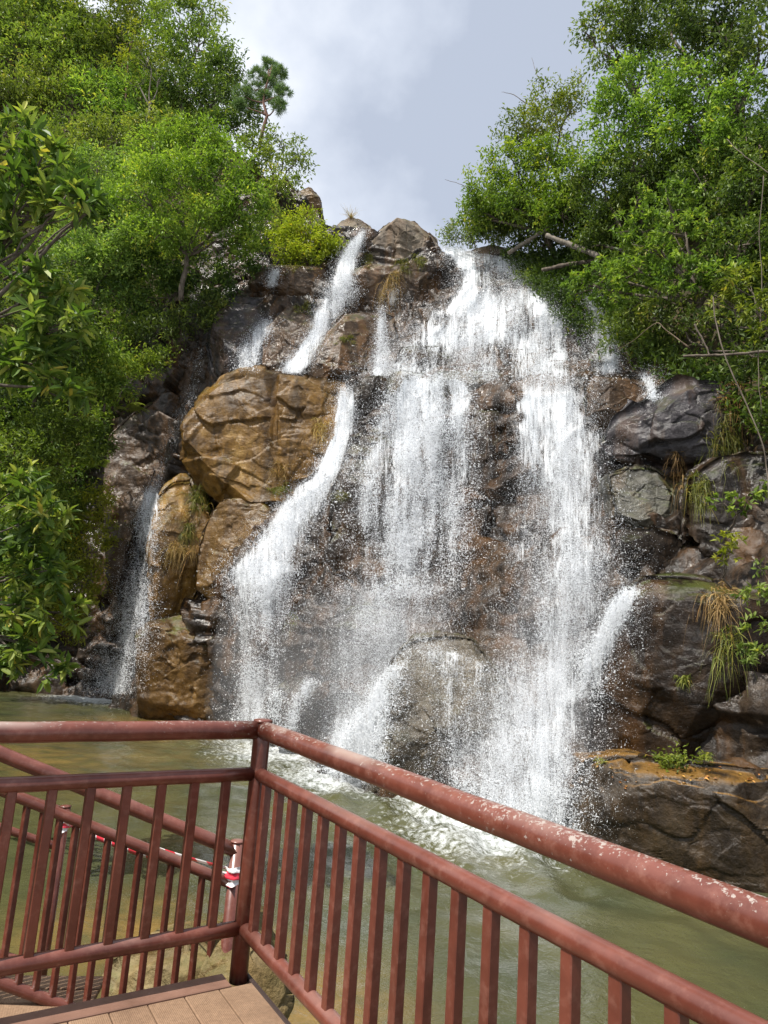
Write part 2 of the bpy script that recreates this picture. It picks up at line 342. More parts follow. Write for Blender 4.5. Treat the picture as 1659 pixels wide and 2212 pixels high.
# ------------------------------------------------------------------ boulders
def pillow(outline, y, front, back=None, ax=0.0, az=0.0, k=2.4, size=0.9, seed=1, rough=0.20, na=190, nr=60, zmin=-1.2, cuts=14, cutd=0.17, grow=1.06, cz=(0.12, 0.5)):
    """rounded rock whose front view is the given outline; thickness front/back in metres"""
    back = front if back is None else back
    oc = np.mean(np.array(outline, float), 0); outline = [tuple(oc + (np.array(q) - oc) * grow) for q in outline]
    pts = np.array([P(u, v, y) for u, v in outline]); c0 = pts.mean(0)
    pl = []
    for u, v in outline:
        yy = y
        for _ in range(6):
            q = P(u, v, yy); yy = y + ax * (q[0] - c0[0]) + az * (q[2] - c0[2])
        pl.append(P(u, v, yy))
    pl = np.array(pl); pl[:, 2] = np.maximum(pl[:, 2], zmin); c = pl.mean(0)
    seg = np.linalg.norm(np.roll(pl, -1, 0) - pl, axis=1); cum = np.concatenate([[0], np.cumsum(seg)]); tot = cum[-1]
    s = np.linspace(0, tot, na, endpoint=False); cl = np.vstack([pl, pl[:1]])
    rim = np.stack([np.interp(s, cum, cl[:, j]) for j in range(3)], 1)
    for _ in range(2): rim = 0.25 * np.roll(rim, 1, 0) + 0.5 * rim + 0.25 * np.roll(rim, -1, 0)
    V = []
    rr = np.sin(np.linspace(0, math.pi / 2, nr))
    for side in (-1, 1):
        T = front if side < 0 else back
        for r in (rr[1:] if side < 0 else rr[1:-1]):
            q = c + (rim - c) * r; off = T * (1 - r ** k) ** (1 / k)
            q = q.copy(); q[:, 1] += side * off; V.append(q)
    n1 = nr - 1; n2 = nr - 2
    cf = c.copy(); cf[1] -= front; cb = c.copy(); cb[1] += back
    VV = np.concatenate(V + [cf[None], cb[None]]); ic = len(VV) - 2
    a = np.arange(na); a2 = (a + 1) % na
    Q = []
    for i in range(n1 - 1): Q.append(np.stack([i * na + a, i * na + a2, (i + 1) * na + a2, (i + 1) * na + a], 1))
    off = n1 * na
    for i in range(n2 - 1): Q.append(np.stack([off + (i + 1) * na + a, off + (i + 1) * na + a2, off + i * na + a2, off + i * na + a], 1))
    Q.append(np.stack([(off + (n2 - 1) * na) + a2 * 1, (off + (n2 - 1) * na) + a, (n1 - 1) * na + a, (n1 - 1) * na + a2], 1)[:, ::-1])
    Q = np.concatenate(Q)
    T3 = np.concatenate([np.stack([np.full(na, ic), a2, a], 1), np.stack([np.full(na, ic + 1), off + a, off + a2], 1)])
    # vertex normals
    fn = np.cross(VV[Q[:, 2]] - VV[Q[:, 0]], VV[Q[:, 3]] - VV[Q[:, 1]])
    vn = np.zeros_like(VV)
    for j in range(4): np.add.at(vn, Q[:, j], fn)
    vn[ic] = (0, -1, 0); vn[ic + 1] = (0, 1, 0)
    vn /= np.linalg.norm(vn, axis=1, keepdims=True) + 1e-9
    if ((VV - c) * vn).sum() < 0: vn = -vn; vn[ic] = (0, -1, 0); vn[ic + 1] = (0, 1, 0); Q = Q[:, ::-1]; T3 = T3[:, ::-1]
    r_ = np.random.default_rng(seed)
    ext = VV.max(0) - VV.min(0)
    for ip in range(cuts):
        nn = np.array([r_.normal(0, 0.55), -abs(r_.normal(0.85, 0.45)), r_.normal(*cz)]) if ip else np.array([r_.normal(0, 0.12), -0.45, 1.0])
        nn /= np.linalg.norm(nn); pr = VV @ nn; mx_ = pr.max(); mn_ = pr.min()
        side_ = 1.0 - 0.75 * min(1.0, abs(nn[0]) * 1.2 + max(0.0, abs(nn[2]) - 0.5))
        lim = mx_ - (mx_ - mn_) * r_.uniform(0.02, 0.03 + cutd * (0.35 + 0.65 * side_))
        ov = np.maximum(0, pr + 0.02 * size * vnoise(VV / (0.5 * size) + ip, seed) - lim)
        VV = VV - nn * (ov * 0.97)[:, None]
    VV = VV + vn * (rock_relief(VV, size, seed, rough) - 0.02 * size)[:, None]
    return VV, Q, T3
def boulder(outline, y, front, mat, label, name='boulder', cat='rock', bvh=True, **kw):
    V, Q, T3 = pillow(outline, y, front, **kw)
    o = obj_np(name, V, [Q, T3], M[mat]); tag(o, label, cat)
    if bvh: BV_V.append(V); BV_F.append(Q); BV_F_T.append((len(BV_V) - 1, T3))
    return o
BV_F_T = []
boulder([(402, 985), (408, 925), (438, 870), (478, 812), (532, 803), (640, 810), (742, 826), (752, 880), (735, 940), (715, 1010), (690, 1055), (640, 1085), (560, 1100), (480, 1085), (425, 1050)], 25.3, 1.9, 'ochre',
        'huge ochre boulder with a flat top, beside the narrow white chute', k=5, size=2.6, seed=27, rough=0.16, cutd=0.13, cuts=16, grow=1.03, cz=(0.12, 0.22), ax=-0.1, back=2.5, na=260, nr=80)
boulder([(345, 1025), (400, 1012), (430, 1060), (450, 1150), (440, 1250), (390, 1340), (340, 1330), (330, 1200)], 24.9, 0.9, 'ochre',
        'upright ochre rock with grass hanging down its face, beside the thin fall', k=3, size=1.03, seed=22, back=2.0)
boulder([(300, 1330), (400, 1290), (470, 1300), (500, 1400), (490, 1480), (480, 1560), (400, 1575), (310, 1570), (288, 1500), (290, 1420)], 24.2, 0.9, 'rust',
        'knobbly rust coloured rock standing in the pool at the foot of the ochre column', k=2.6, size=0.86, seed=23, rough=0.20, back=2)
boulder([(450, 1080), (560, 1075), (640, 1085), (600, 1130), (560, 1190), (500, 1250), (470, 1320), (430, 1320), (430, 1180)], 24.4, 0.8, 'rust',
        'jagged brown rock under the ochre boulder with grass tufts on it', k=3, size=0.92, seed=24, rough=0.20, back=2)
boulder([(235, 935), (310, 850), (420, 805), (450, 830), (425, 930), (365, 1040), (335, 1100), (300, 1130), (262, 1300), (225, 1220)], 29.3, 0.9, 'brown',
        'sloping brown slab between the green bank and the thin fall', k=3, size=1.38, seed=25, ax=0.0, back=2)
boulder([(430, 780), (470, 690), (545, 620), (640, 640), (660, 690), (640, 740), (590, 800), (520, 812), (440, 805)], 28.6, 1.1, 'grey',
        'wet grey slab with trickles running down it, above the ochre boulder', k=2.6, size=1.38, seed=26, az=0.35, back=2)
boulder([(565, 800), (580, 710), (640, 650), (690, 690), (680, 740), (630, 812), (580, 815)], 27.2, 0.8, 'brown',
        'brown rounded rock between two streams, directly above the ochre boulder top', k=2.8, size=1.03, seed=27, az=0.25, back=2)
boulder([(640, 812), (680, 745), (725, 690), (765, 664), (850, 660), (860, 720), (835, 770), (800, 815), (700, 822)], 26.3, 1.0, 'brown',
        'brown angular rock with a green tuft, right of the left upper stream', k=3.2, size=1.15, seed=28, az=0.2, back=2)
boulder([(600, 812), (660, 808), (742, 828), (752, 885), (738, 945), (712, 1010), (672, 1050), (620, 1060), (585, 980), (580, 880)], 24.9, 1.0, 'ochre',
        'squarish ochre block at the right end of the huge boulder, next to the white chute', k=6, size=1.8, seed=66, rough=0.24, cutd=0.10, cuts=10, grow=1.02, back=2.5, cz=(0.1, 0.2))
boulder([(395, 1000), (470, 1040), (560, 1070), (600, 1100), (540, 1200), (470, 1290), (400, 1330), (330, 1350), (330, 1180), (345, 1040)], 25.6, 0.7, 'ochre',
        'ochre rock face running down behind the grassy column', k=4, size=1.4, seed=61, rough=0.3, back=2)
boulder([(640, 1010), (700, 960), (715, 1010), (680, 1060), (620, 1100), (570, 1120), (560, 1085)], 24.6, 0.5, 'rust',
        'dark rusty wedge between the ochre boulder and the white chute', k=3.5, size=0.8, seed=62, rough=0.3, back=2)
boulder([(640, 1120), (705, 1040), (725, 1100), (715, 1200), (690, 1260), (650, 1270), (640, 1200)], 22.9, 0.6, 'dark',
        'black rock rib between the white chute and the middle fall', k=3, size=0.8, seed=63, rough=0.3, back=2)
boulder([(540, 610), (560, 575), (600, 578), (690, 575), (720, 600), (690, 650), (600, 645), (550, 635)], 29.6, 0.7, 'brown',
        'low brown rock with moss on top, under the yellow green bush', k=3, size=0.80, seed=29, back=1.5)
boulder([(722, 505), (742, 474), (770, 470), (800, 478), (800, 520), (770, 560), (735, 550)], 30.1, 0.8, 'tan',
        'pale dry rock with a grass tuft on the crest of the cliff', k=2.6, size=0.92, seed=30, back=1.5)
boulder([(790, 520), (815, 490), (855, 483), (900, 482), (935, 500), (946, 535), (930, 580), (880, 610), (820, 600), (785, 565)], 29.7, 1.0, 'tan',
        'large dry tan rock forming the top of the cliff against the sky', k=3, size=1.15, seed=31, back=2)
boulder([(760, 560), (850, 590), (940, 555), (1000, 572), (990, 620), (960, 660), (900, 690), (850, 668), (770, 670), (740, 620)], 28.9, 0.9, 'brown',
        'broad brown face with dry grass under the tan crest rock', k=3.4, size=1.15, seed=32, az=0.25, back=2)
boulder([(625, 440), (640, 405), (670, 402), (692, 435), (695, 465), (650, 480)], 32.3, 1.0, 'rust',
        'small orange brown outcrop high among the bushes at the skyline', k=3, size=0.92, seed=33, back=1.5)
boulder([(935, 830), (945, 800), (1000, 798), (1090, 808), (1150, 835), (1140, 862), (1080, 880), (1010, 870), (960, 850)], 21.4, 1.0, 'ledge',
        'flat grey green ledge between the middle fall and the wide fall', k=3.2, size=0.92, seed=34, back=2.2)
boulder([(1005, 870), (1080, 870), (1125, 880), (1115, 1000), (1100, 1150), (1090, 1290), (1000, 1290), (990, 1150), (1005, 1000)], 20.4, 0.9, 'dark',
        'tall dark brown column between the middle fall and the wide fall', k=3, size=1.15, seed=35, ax=-.1, az=0.11, back=2)
boulder([(752, 880), (765, 830), (800, 812), (840, 815), (835, 860), (790, 890)], 23.7, 0.6, 'dark',
        'small black rock at the lip of the narrow white chute', k=2.8, size=0.57, seed=36, back=1.5)
boulder([(840, 850), (838, 812), (880, 800), (940, 812), (930, 850), (880, 860)], 22.6, 0.5, 'ledge',
        'small grey block at the left lip of the middle fall', k=3, size=0.69, seed=37, back=1.5)
boulder([(720, 1000), (790, 925), (880, 920), (990, 950), (1000, 1100), (1000, 1240), (880, 1270), (760, 1240), (710, 1120)], 22.0, 0.6, 'dark',
        'dark wet wall behind the veil of the middle fall', k=3.6, size=1.38, seed=38, az=0.15, back=2)
boulder([(690, 1260), (720, 1130), (780, 1110), (800, 1200), (790, 1290), (740, 1310), (700, 1300)], 21.6, 0.7, 'dark',
        'dark rock with ferns left of the middle fall', k=2.8, size=0.80, seed=39, back=1.6)
boulder([(985, 1355), (1005, 1335), (1050, 1340), (1090, 1375), (1075, 1400), (1040, 1390)], 18.2, 0.5, 'brown',
        'thin tilted slab leaning above the round boulder', k=3.5, size=0.57, seed=40, rough=0.18, back=1.0)
boulder([(790, 1710), (820, 1580), (850, 1440), (900, 1370), (950, 1352), (1030, 1385), (1095, 1470), (1115, 1580), (1110, 1760), (1000, 1765), (880, 1740)], 15.5, 1.4, 'hump',
        'big rounded boulder veiled in water at the pool edge, left of the wide fall', k=2.2, size=1.26, seed=41, rough=0.18, ax=-0.22, back=2)
boulder([(575, 1520), (610, 1480), (660, 1455), (740, 1460), (765, 1540), (740, 1640), (660, 1630), (600, 1600)], 19.4, 0.8, 'dark',
        'smooth dark boulder at the pool edge with foam running round it', k=2.4, size=0.92, seed=42, rough=0.21, ax=-0.2, back=2)
boulder([(680, 1430), (715, 1345), (775, 1300), (850, 1325), (890, 1390), (850, 1450), (780, 1490), (700, 1480)], 19.0, 0.8, 'dark',
        'smooth dark hump in the spray between the two lower cascades', k=2.3, size=0.92, seed=43, rough=0.18, back=2)
boulder([(830, 1260), (900, 1245), (975, 1270), (985, 1320), (950, 1370), (860, 1350), (810, 1300)], 19.6, 0.6, 'dark',
        'wet grey block under the foot of the middle fall', k=3, size=0.80, seed=44, rough=0.24, back=1.6)
boulder([(1345, 1300), (1400, 1250), (1500, 1238), (1600, 1280), (1700, 1290), (1800, 1320), (1800, 1640), (1659, 1660), (1450, 1655), (1285, 1650), (1300, 1500), (1330, 1400)], 12.7, 0.9, 'umber',
        'great brown wet rock, colour deepened for tree shade, bulging beside the wide fall', k=3.2, size=1.95, seed=45, rough=0.19, ax=-0.3, back=2, na=240, nr=80)
boulder([(1255, 1720), (1290, 1655), (1400, 1650), (1560, 1665), (1750, 1690), (1900, 1730), (1900, 2010), (1659, 1960), (1450, 1890), (1255, 1840)], 11.4, 0.7, 'shelf',
        'long low ledge with an ochre top at the edge of the pool', k=4, size=1.3, seed=46, rough=0.14, cuts=6, cutd=0.10, ax=-0.42, back=2, na=240, nr=70)
boulder([(1305, 960), (1340, 905), (1400, 860), (1470, 815), (1540, 803), (1600, 815), (1700, 830), (1700, 1010), (1500, 1010), (1400, 1015), (1330, 1020)], 15.6, 0.8, 'grey',
        'broad purple grey rock face under the shaded trees', k=3, size=1.38, seed=47, rough=0.30, ax=-0.25, back=2)
boulder([(1325, 1020), (1390, 996), (1440, 1002), (1495, 1015), (1495, 1130), (1420, 1150), (1340, 1110)], 15.2, 0.7, 'ledge',
        'pale chunky rock with dry grass, beside the middle of the wide fall', k=3.2, size=0.80, seed=48, ax=-0.2, back=1.8)
boulder([(1335, 1150), (1400, 1140), (1500, 1150), (1495, 1220), (1430, 1235), (1340, 1230)], 14.5, 0.6, 'dark',
        'dark layered slab wedged above the great brown rock', k=3.5, size=0.69, seed=49, ax=-0.2, back=1.8)
boulder([(1255, 850), (1280, 812), (1360, 812), (1420, 850), (1390, 900), (1310, 930), (1270, 900)], 18.0, 0.7, 'brown',
        'brown rock at the right lip of the wide fall', k=3, size=0.80, seed=50, ax=-0.2, back=2)
boulder([(1500, 1020), (1580, 980), (1700, 960), (1850, 1000), (1850, 1260), (1659, 1260), (1540, 1230), (1500, 1140)], 14.0, 0.5, 'dark',
        'shaded dark rock wall behind the hanging vines', k=3.4, size=1.15, seed=51, ax=-0.25, back=2)
boulder([(850, 800), (870, 745), (930, 735), (1010, 745), (1020, 790), (960, 812), (880, 812)], 24.4, 0.6, 'dark',
        'wet dark block in the white water above the grey green ledge', k=3, size=0.69, seed=52, back=1.5)
boulder([(1040, 790), (1060, 752), (1110, 755), (1120, 790), (1080, 805)], 23.4, 0.5, 'dark',
        'small dark block splitting the white water of the upper cascade', k=2.8, size=0.57, seed=53, back=1.2)
boulder([(1045, 600), (1075, 580), (1130, 590), (1150, 640), (1100, 665), (1050, 645)], 26.8, 0.5, 'dark',
        'dark rock showing through the top of the upper cascade', k=2.6, size=0.69, seed=54, back=1.2)
boulder([(1010, 545), (1060, 533), (1150, 540), (1190, 552), (1150, 575), (1050, 568)], 28.2, 0.5, 'tan',
        'flat dry rock at the head of the upper cascade', k=3, size=0.69, seed=55, back=1.5)
# shore rock under the corner of the platform
boulder([(430, 2140), (470, 2010), (540, 1985), (590, 2080), (610, 2160), (560, 2240), (470, 2300)], 4.4, 0.45, 'shore',
        'weathered shore rock under the corner of the platform', k=2.6, size=0.46, seed=56, rough=0.30, back=0.6, zmin=-0.4, bvh=False)
boulder([(200, 2120), (290, 2066), (400, 2040), (490, 2045), (510, 2140), (420, 2230), (270, 2230)], 5.2, 0.5, 'shore',
        'low yellowish shore rock behind the stair rail', k=2.6, size=0.57, seed=57, rough=0.24, back=0.8, zmin=-0.4, bvh=False)

# ray caster on all rock
vo = 0; vs = []; fs = []
offs = []
for v in BV_V: offs.append(vo); vs.append(v); vo += len(v)
fl = [(np.asarray(f) + o) for f, o in zip(BV_F, offs)]
polys = []
for f in fl: polys += f.tolist()
for i, t in BV_F_T: polys += (t + offs[i]).tolist()
BVH = BVHTree.FromPolygons(np.concatenate(vs).tolist(), polys)
CV = Vector(CAMP)
def hit(u, v):
    d = ray(u, v); d = d / np.linalg.norm(d)
    loc, nor, i, dist = BVH.ray_cast(CV, Vector(d), 200)
    return (np.array(loc), np.array(nor), d) if loc is not None else None

#@@WATER
n = NT('murky_pool_water'); p = n.pos()
w1 = n.noise(n.pos((1, 1, 1)), 2.2, 5, 0.6, 0.6); w2 = n.noise(p, 0.5, 3, 0.5)
c = n.ramp(w2, [(0.35, (0.044, 0.051, 0.024)), (0.65, (0.080, 0.076, 0.030))])
foam = n.attr('foam')
fn_ = n.noise(p, 9.0, 9, 0.75, 0.12)
fm = n.math('MULTIPLY', 0.88, n.ramp(n.math('ADD', n.math('MULTIPLY', foam, 1.1), n.math('SUBTRACT', n.math('MULTIPLY', fn_, 1.9), 1.12)), [(0.22, 0.0), (0.85, 1.0)]))
sh = n.attr('shallow')
c = n.mix(n.math('MULTIPLY', sh, n.ramp(n.noise(p, 1.7, 5, 0.6), [(0.35, 0.2), (0.6, 1.0)])), c, (0.30, 0.17, 0.045))
c = n.mix(fm, c, (0.82, 0.85, 0.86))
rgh = n.mix(fm, (0.06, 0.06, 0.06), (0.7, 0.7, 0.7))
b = n.bump(w1, 0.35, 0.10, n.bump(n.noise(p, 9, 4, 0.6, 0.5), 0.28, 0.03))
M['pool'] = n.done(n.principled(c, rgh, b, 0.5))
NXw, NYw = 360, 420
wx = np.linspace(-32, 14, NXw); wy = np.concatenate([np.linspace(-3, 20, 300), np.linspace(20.2, 34, 120)])
WX, WY = np.meshgrid(wx, wy)
pw = np.stack([WX.ravel(), WY.ravel(), np.zeros(WX.size)], 1)
foam_src = [(PZ(1180, 1775, 0), 1.7, 1.0), (PZ(1010, 1755, 0), 1.6, 0.75), (PZ(1050, 1800, 0), 2.1, 0.6), (PZ(640, 1625, 0), 2.4, 0.75), (PZ(770, 1680, 0), 2.0, 0.8), (PZ(900, 1720, 0), 1.5, 0.7),
            (PZ(220, 1508, 0), 2.2, 0.95), (PZ(540, 1595, 0), 2.2, 0.55), (PZ(970, 1815, 0), 0.9, 0.55), (PZ(930, 1800, 0), 0.8, 0.4), (PZ(1280, 1805, 0), 1.3, 0.5)]
fo = np.zeros(len(pw)); wave = np.zeros(len(pw))
for q, r, a in foam_src:
    d = np.linalg.norm((pw - q)[:, :2], axis=1); fo = np.maximum(fo, a * np.exp(-(d / (r * 1.1)) ** 2)); wave += a * np.exp(-(d / (2.2 * r)) ** 2)
sh = np.zeros(len(pw))
for q, r, a in ((PZ(330, 1570, 0), 2.2, 1.0), (PZ(60, 1640, 0), 3.0, 0.35), (PZ(640, 2190, 0), 0.8, 0.9), (PZ(560, 2250, 0), 0.8, 0.9), (PZ(420, 2060, 0), 0.8, 0.8), (PZ(250, 2010, 0), 0.9, 0.6)):
    d = np.linalg.norm((pw - q)[:, :2], axis=1); sh = np.maximum(sh, a * np.exp(-(d / r) ** 2))
pw[:, 2] = 0.018 * fbm(pw * np.array([1.2, 1.6, 1]), 3, 61) + 0.05 * wave * fbm(pw * 2.3, 3, 63)
idw = np.arange(len(pw)).reshape(WX.shape)
fw = np.stack([idw[:-1, :-1], idw[:-1, 1:], idw[1:, 1:], idw[1:, :-1]], 2).reshape(-1, 4)
pool = obj_np('pool_water', pw, fw, M['pool'], attrs={'foam': fo, 'shallow': sh}, rebase=False); tag(pool, kind='structure')

#@@FALLS
# ------------------------------------------------------------------ waterfalls: sheets that follow the rock, plus flung drops
def water_mat(name, seed, sx, st, gain, bias, hard):
    n = NT(name)
    fl = n.attr('flow', True); d = n.attr('dens')
    m1 = n.new('VectorMath', operation='MULTIPLY'); m1.inputs[1].default_value = (sx, st, 1); n.l(fl, m1.inputs[0])
    n1 = n.noise(m1.outputs[0], 1.0, 6, 0.66, 0.9)
    m2 = n.new('VectorMath', operation='MULTIPLY'); m2.inputs[1].default_value = (sx * 0.28, st * 0.16, 1); n.l(fl, m2.inputs[0])
    n2 = n.noise(m2.outputs[0], 1.0, 3, 0.5, 0.4)
    m3 = n.new('VectorMath', operation='MULTIPLY'); m3.inputs[1].default_value = (sx * 3.2, st * 1.7, 1); n.l(fl, m3.inputs[0])
    n3 = n.noise(m3.outputs[0], 1.0, 3, 0.6, 0.3)
    v = n.math('ADD', n.math('ADD', n.math('MULTIPLY', n1, 1.0), n.math('MULTIPLY', n2, 0.75)), n.math('MULTIPLY', n3, 0.70))
    v = n.math('ADD', v, n.math('MULTIPLY', d, gain)); v = n.math('SUBTRACT', v, bias)
    a = n.ramp(v, [(0.5 - hard, 0.0), (0.5 + hard, 1.0)])
    a = n.math('MULTIPLY', a, n.ramp(d, [(0.02, 0.0), (0.16, 1.0)]))
    dif = n.new('BsdfPrincipled'); dif.inputs['Base Color'].default_value = (0.86, 0.89, 0.92, 1); dif.inputs['Roughness'].default_value = 0.35
    b = n.bump(n1, 0.35, 0.04, n.bump(n3, 0.3, 0.015)); n.l(b, dif.inputs['Normal'])
    trl = n.new('BsdfTranslucent'); trl.inputs[0].default_value = (0.80, 0.85, 0.90, 1)
    mx = n.new('MixShader'); mx.inputs[0].default_value = 0.25; n.l(dif.outputs[0], mx.inputs[1]); n.l(trl.outputs[0], mx.inputs[2])
    tr = n.new('BsdfTransparent'); m = n.new('MixShader'); n.l(a, m.inputs[0]); n.l(tr.outputs[0], m.inputs[1]); n.l(mx.outputs[0], m.inputs[2])
    return n.done(m.outputs[0])
M['lace'] = water_mat('white_water_lace', 1, 8.5, 2.2, 0.58, 1.265, 0.20)
M['veil'] = water_mat('white_water_veil', 2, 14.0, 1.1, 0.58, 1.285, 0.25)
n = NT('water_drops'); dp = n.new('BsdfPrincipled'); dp.inputs['Base Color'].default_value = (0.93, 0.95, 0.97, 1); dp.inputs['Roughness'].default_value = 0.25
trl = n.new('BsdfTranslucent'); trl.inputs[0].default_value = (0.94, 0.95, 0.97, 1); mx = n.new('MixShader'); mx.inputs[0].default_value = 0.6
n.l(dp.outputs[0], mx.inputs[1]); n.l(trl.outputs[0], mx.inputs[2]); M['drops'] = n.done(mx.outputs[0])

TET = np.array([[0.9, 0, -0.35], [-0.45, 0.78, -0.35], [-0.45, -0.78, -0.35], [0, 0, 1.0]])
TETF = np.array([[0, 2, 1], [0, 1, 3], [1, 2, 3], [2, 0, 3]])
def drops_mesh(p, size, stretch, flow):
    k = len(p); ang = rng.uniform(0, 2 * math.pi, k); ca, sa = np.cos(ang), np.sin(ang)
    L = TET[None] * size[:, None, None]
    x = L[:, :, 0] * ca[:, None] - L[:, :, 1] * sa[:, None]; y = L[:, :, 0] * sa[:, None] + L[:, :, 1] * ca[:, None]; z = L[:, :, 2] * stretch[:, None]
    V = np.stack([x, y, z], 2)
    V[:, :, 0] += (flow[:, 0] * 1.0)[:, None] * z; V[:, :, 1] += (flow[:, 1] * 1.0)[:, None] * z
    # tumble a share of them
    tum = rng.random(k) < 0.5
    V[tum] = V[tum][:, :, [2, 0, 1]]
    V = V + p[:, None]
    F = TETF[None] + (np.arange(k) * 4)[:, None, None]
    return V.reshape(-1, 3), F.reshape(-1, 3)
def interp_rows(rows, v):
    r = np.array(rows, float); return [np.interp(v, r[:, 0], r[:, j]) for j in (1, 2, 3)]
def blur(a, k, ax):
    for _ in range(k):
        pd = [(0, 0), (0, 0)]; pd[ax] = (1, 1); b = np.pad(a, pd, mode='edge')
        a = (b[:-2] + 2 * b[1:-1] + b[2:]) / 4 if ax == 0 else (b[:, :-2] + 2 * b[:, 1:-1] + b[:, 2:]) / 4
    return a
def waterfall(rows, label, cores=(), holes=(), off=0.06, ndrop=6000, spread=0.35, jit=6, size=(0.006, 0.014), floor=0.03, lip=0, freefall=True, veil=True, dscale=1.0, mist=None, smooth=4):
    v0, v1 = rows[0][0], rows[-1][0]
    nt = max(8, int((v1 - v0) / 5)); wmax = max(r[2] - r[1] for r in rows); ns = max(7, int(wmax / 5))
    tv_ = np.linspace(v0, v1, nt); uL, uR, dn = interp_rows(rows, tv_)
    s = np.linspace(0, 1, ns)
    pad = 0.06
    U = uL[:, None] + (uR - uL)[:, None] * (-pad + (1 + 2 * pad) * s[None]); Vv = np.repeat(tv_[:, None], ns, 1)
    D = np.full((nt, ns), np.nan)
    for i in range(nt):
        for j in range(ns):
            h = hit(U[i, j], Vv[i, j])
            if h is not None: D[i, j] = h[0][1]
    for i in range(nt):
        ok = ~np.isnan(D[i])
        if ok.any(): D[i] = np.interp(s, s[ok], D[i][ok])
    for i in range(1, nt):
        if np.isnan(D[i]).any(): D[i] = D[i - 1]
    for i in range(nt - 2, -1, -1):
        if np.isnan(D[i]).any(): D[i] = D[i + 1]
    D = np.minimum(D, blur(D, 2, 1)) - off
    Draw = D.copy()
    if freefall:
        for i in range(1, nt): D[i] = np.minimum(D[i], D[i - 1] + 0.015)
    D = np.minimum(blur(blur(D, smooth, 0), smooth, 1), blur(Draw, 1, 1)); D = np.minimum(blur(D, 3, 0), Draw + 0.4 * off)
    pts = np.array([[P(U[i, j], Vv[i, j], D[i, j]) for j in range(ns)] for i in range(nt)])
    ds = np.linalg.norm(np.diff(pts, axis=1), axis=2); dt = np.linalg.norm(np.diff(pts, axis=0), axis=2)
    sm = (U - U.mean()) * (np.median(D) / F_PX)
    tm = (Vv - v0) * (np.median(D) / F_PX)
    sd = rng.uniform(0, 50)
    def dens(u, v, s01):
        s01 = s01 + 0.13 * vnoise(np.stack([np.ravel(u) / 40, np.ravel(v) / 22, np.ravel(u) * 0 + sd], 1), 15).reshape(np.shape(u)) * (1 + 0 * s01)
        b = np.interp(v, tv_, dn)
        e = sstep(-pad, 0.12, s01) * sstep(1 + pad, 0.88, s01) if False else sstep(-pad, 0.12, s01) * (1 - sstep(0.88, 1 + pad, s01))
        d = b * (0.35 + 0.65 * e)
        if cores:
            g = 0
            for cl in cores:
                c = np.array(cl, float); cu = np.interp(v, c[:, 0], c[:, 1]); cw = np.interp(v, c[:, 0], c[:, 2])
                g = np.maximum(g, np.exp(-((u - cu) / cw) ** 2) * ((v >= c[0, 0] - 15) & (v <= c[-1, 0] + 15)))
            d = d * (0.52 + 0.6 * g)
        for hu, hv, ru, rv, am in holes: d = d * (1 - am * np.exp(-((u - hu) / ru) ** 2 - ((v - hv) / rv) ** 2))
        return np.clip(d * e, 0, 1.1)
    S01 = np.repeat((-pad + (1 + 2 * pad) * s)[None], nt, 0)
    de = dens(U, Vv, S01) * dscale
    de *= np.clip(np.linspace(0, 1, nt) * 14 + 0.35, 0, 1)[:, None]
    flow = np.stack([sm + sd, tm, np.full_like(sm, sd)], 2)
    bump_ = 0.05 * vnoise(np.stack([sm.ravel() * 3 + sd, tm.ravel() * 1.3, sm.ravel() * 0], 1), 5).reshape(nt, ns)
    sheet = pts.copy(); sheet[:, :, 1] -= bump_
    base = np.array([pts[:, :, 0].mean(), pts[-1, :, 1].mean(), max(0.0, pts[-1, :, 2].min())])
    root = empty('waterfall', base, label, 'waterfall')
    id_ = np.arange(nt * ns).reshape(nt, ns); q = np.stack([id_[:-1, :-1], id_[:-1, 1:], id_[1:, 1:], id_[1:, :-1]], 2).reshape(-1, 4)
    obj_np('water_sheet', sheet.reshape(-1, 3), q, M['lace'], root, attrs={'dens': de.ravel()}, colors={'flow': flow.reshape(-1, 3)})
    if veil:
        s2 = pts.copy(); s2[:, :, 1] -= 0.10 + 0.5 * bump_ + 0.05
        f2 = flow + np.array([13.7, 4.1, 3.3])
        obj_np('water_veil', s2.reshape(-1, 3), q, M['veil'], root, attrs={'dens': de.ravel() * 0.93}, colors={'flow': f2.reshape(-1, 3)})
    # drops
    k = int(ndrop * 4.6); v = rng.uniform(v0, v1, k); w_ = np.interp(v, tv_, uR - uL)
    keep = rng.random(k) < w_ / w_.max(); v = v[keep]; k = len(v)
    s1 = rng.normal(0.5, 0.29, k); l_, r_ = np.interp(v, tv_, uL), np.interp(v, tv_, uR); u = l_ + (r_ - l_) * s1
    fi = (v - v0) / (v1 - v0) * (nt - 1); fj = np.clip((s1 + pad) / (1 + 2 * pad), 0, 1) * (ns - 1)
    cl = 0.7 * vnoise(np.stack([u / 24, v / 70, np.full(k, sd)], 1), 8) + 0.7 * vnoise(np.stack([u / 7, v / 26, np.full(k, sd)], 1), 9) + 0.7 * vnoise(np.stack([u / 9, v / 110, np.full(k, sd + 3)], 1), 10)
    dd = dens(u, v, np.clip(s1, 0.13, 0.87))
    keep = rng.random(k) < np.clip((0.25 + dd * 0.8) * (0.55 + 0.75 * cl), 0.03, 1); u, v, fi, fj = u[keep], v[keep], fi[keep], fj[keep]; k = len(u)
    jj = jit * np.where(rng.random(k) < 0.12, 1.1, 0.3); u = u + rng.normal(0, 1, k) * jj; v = v + rng.normal(0, 4, k)
    y = D[np.clip(fi.astype(int), 0, nt - 1), np.clip(fj.astype(int), 0, ns - 1)] - np.abs(rng.normal(0, spread, k)) - 0.02
    pp = np.array([P(a, b, c) for a, b, c in zip(u, v, y)]); pp = pp[pp[:, 2] > floor]
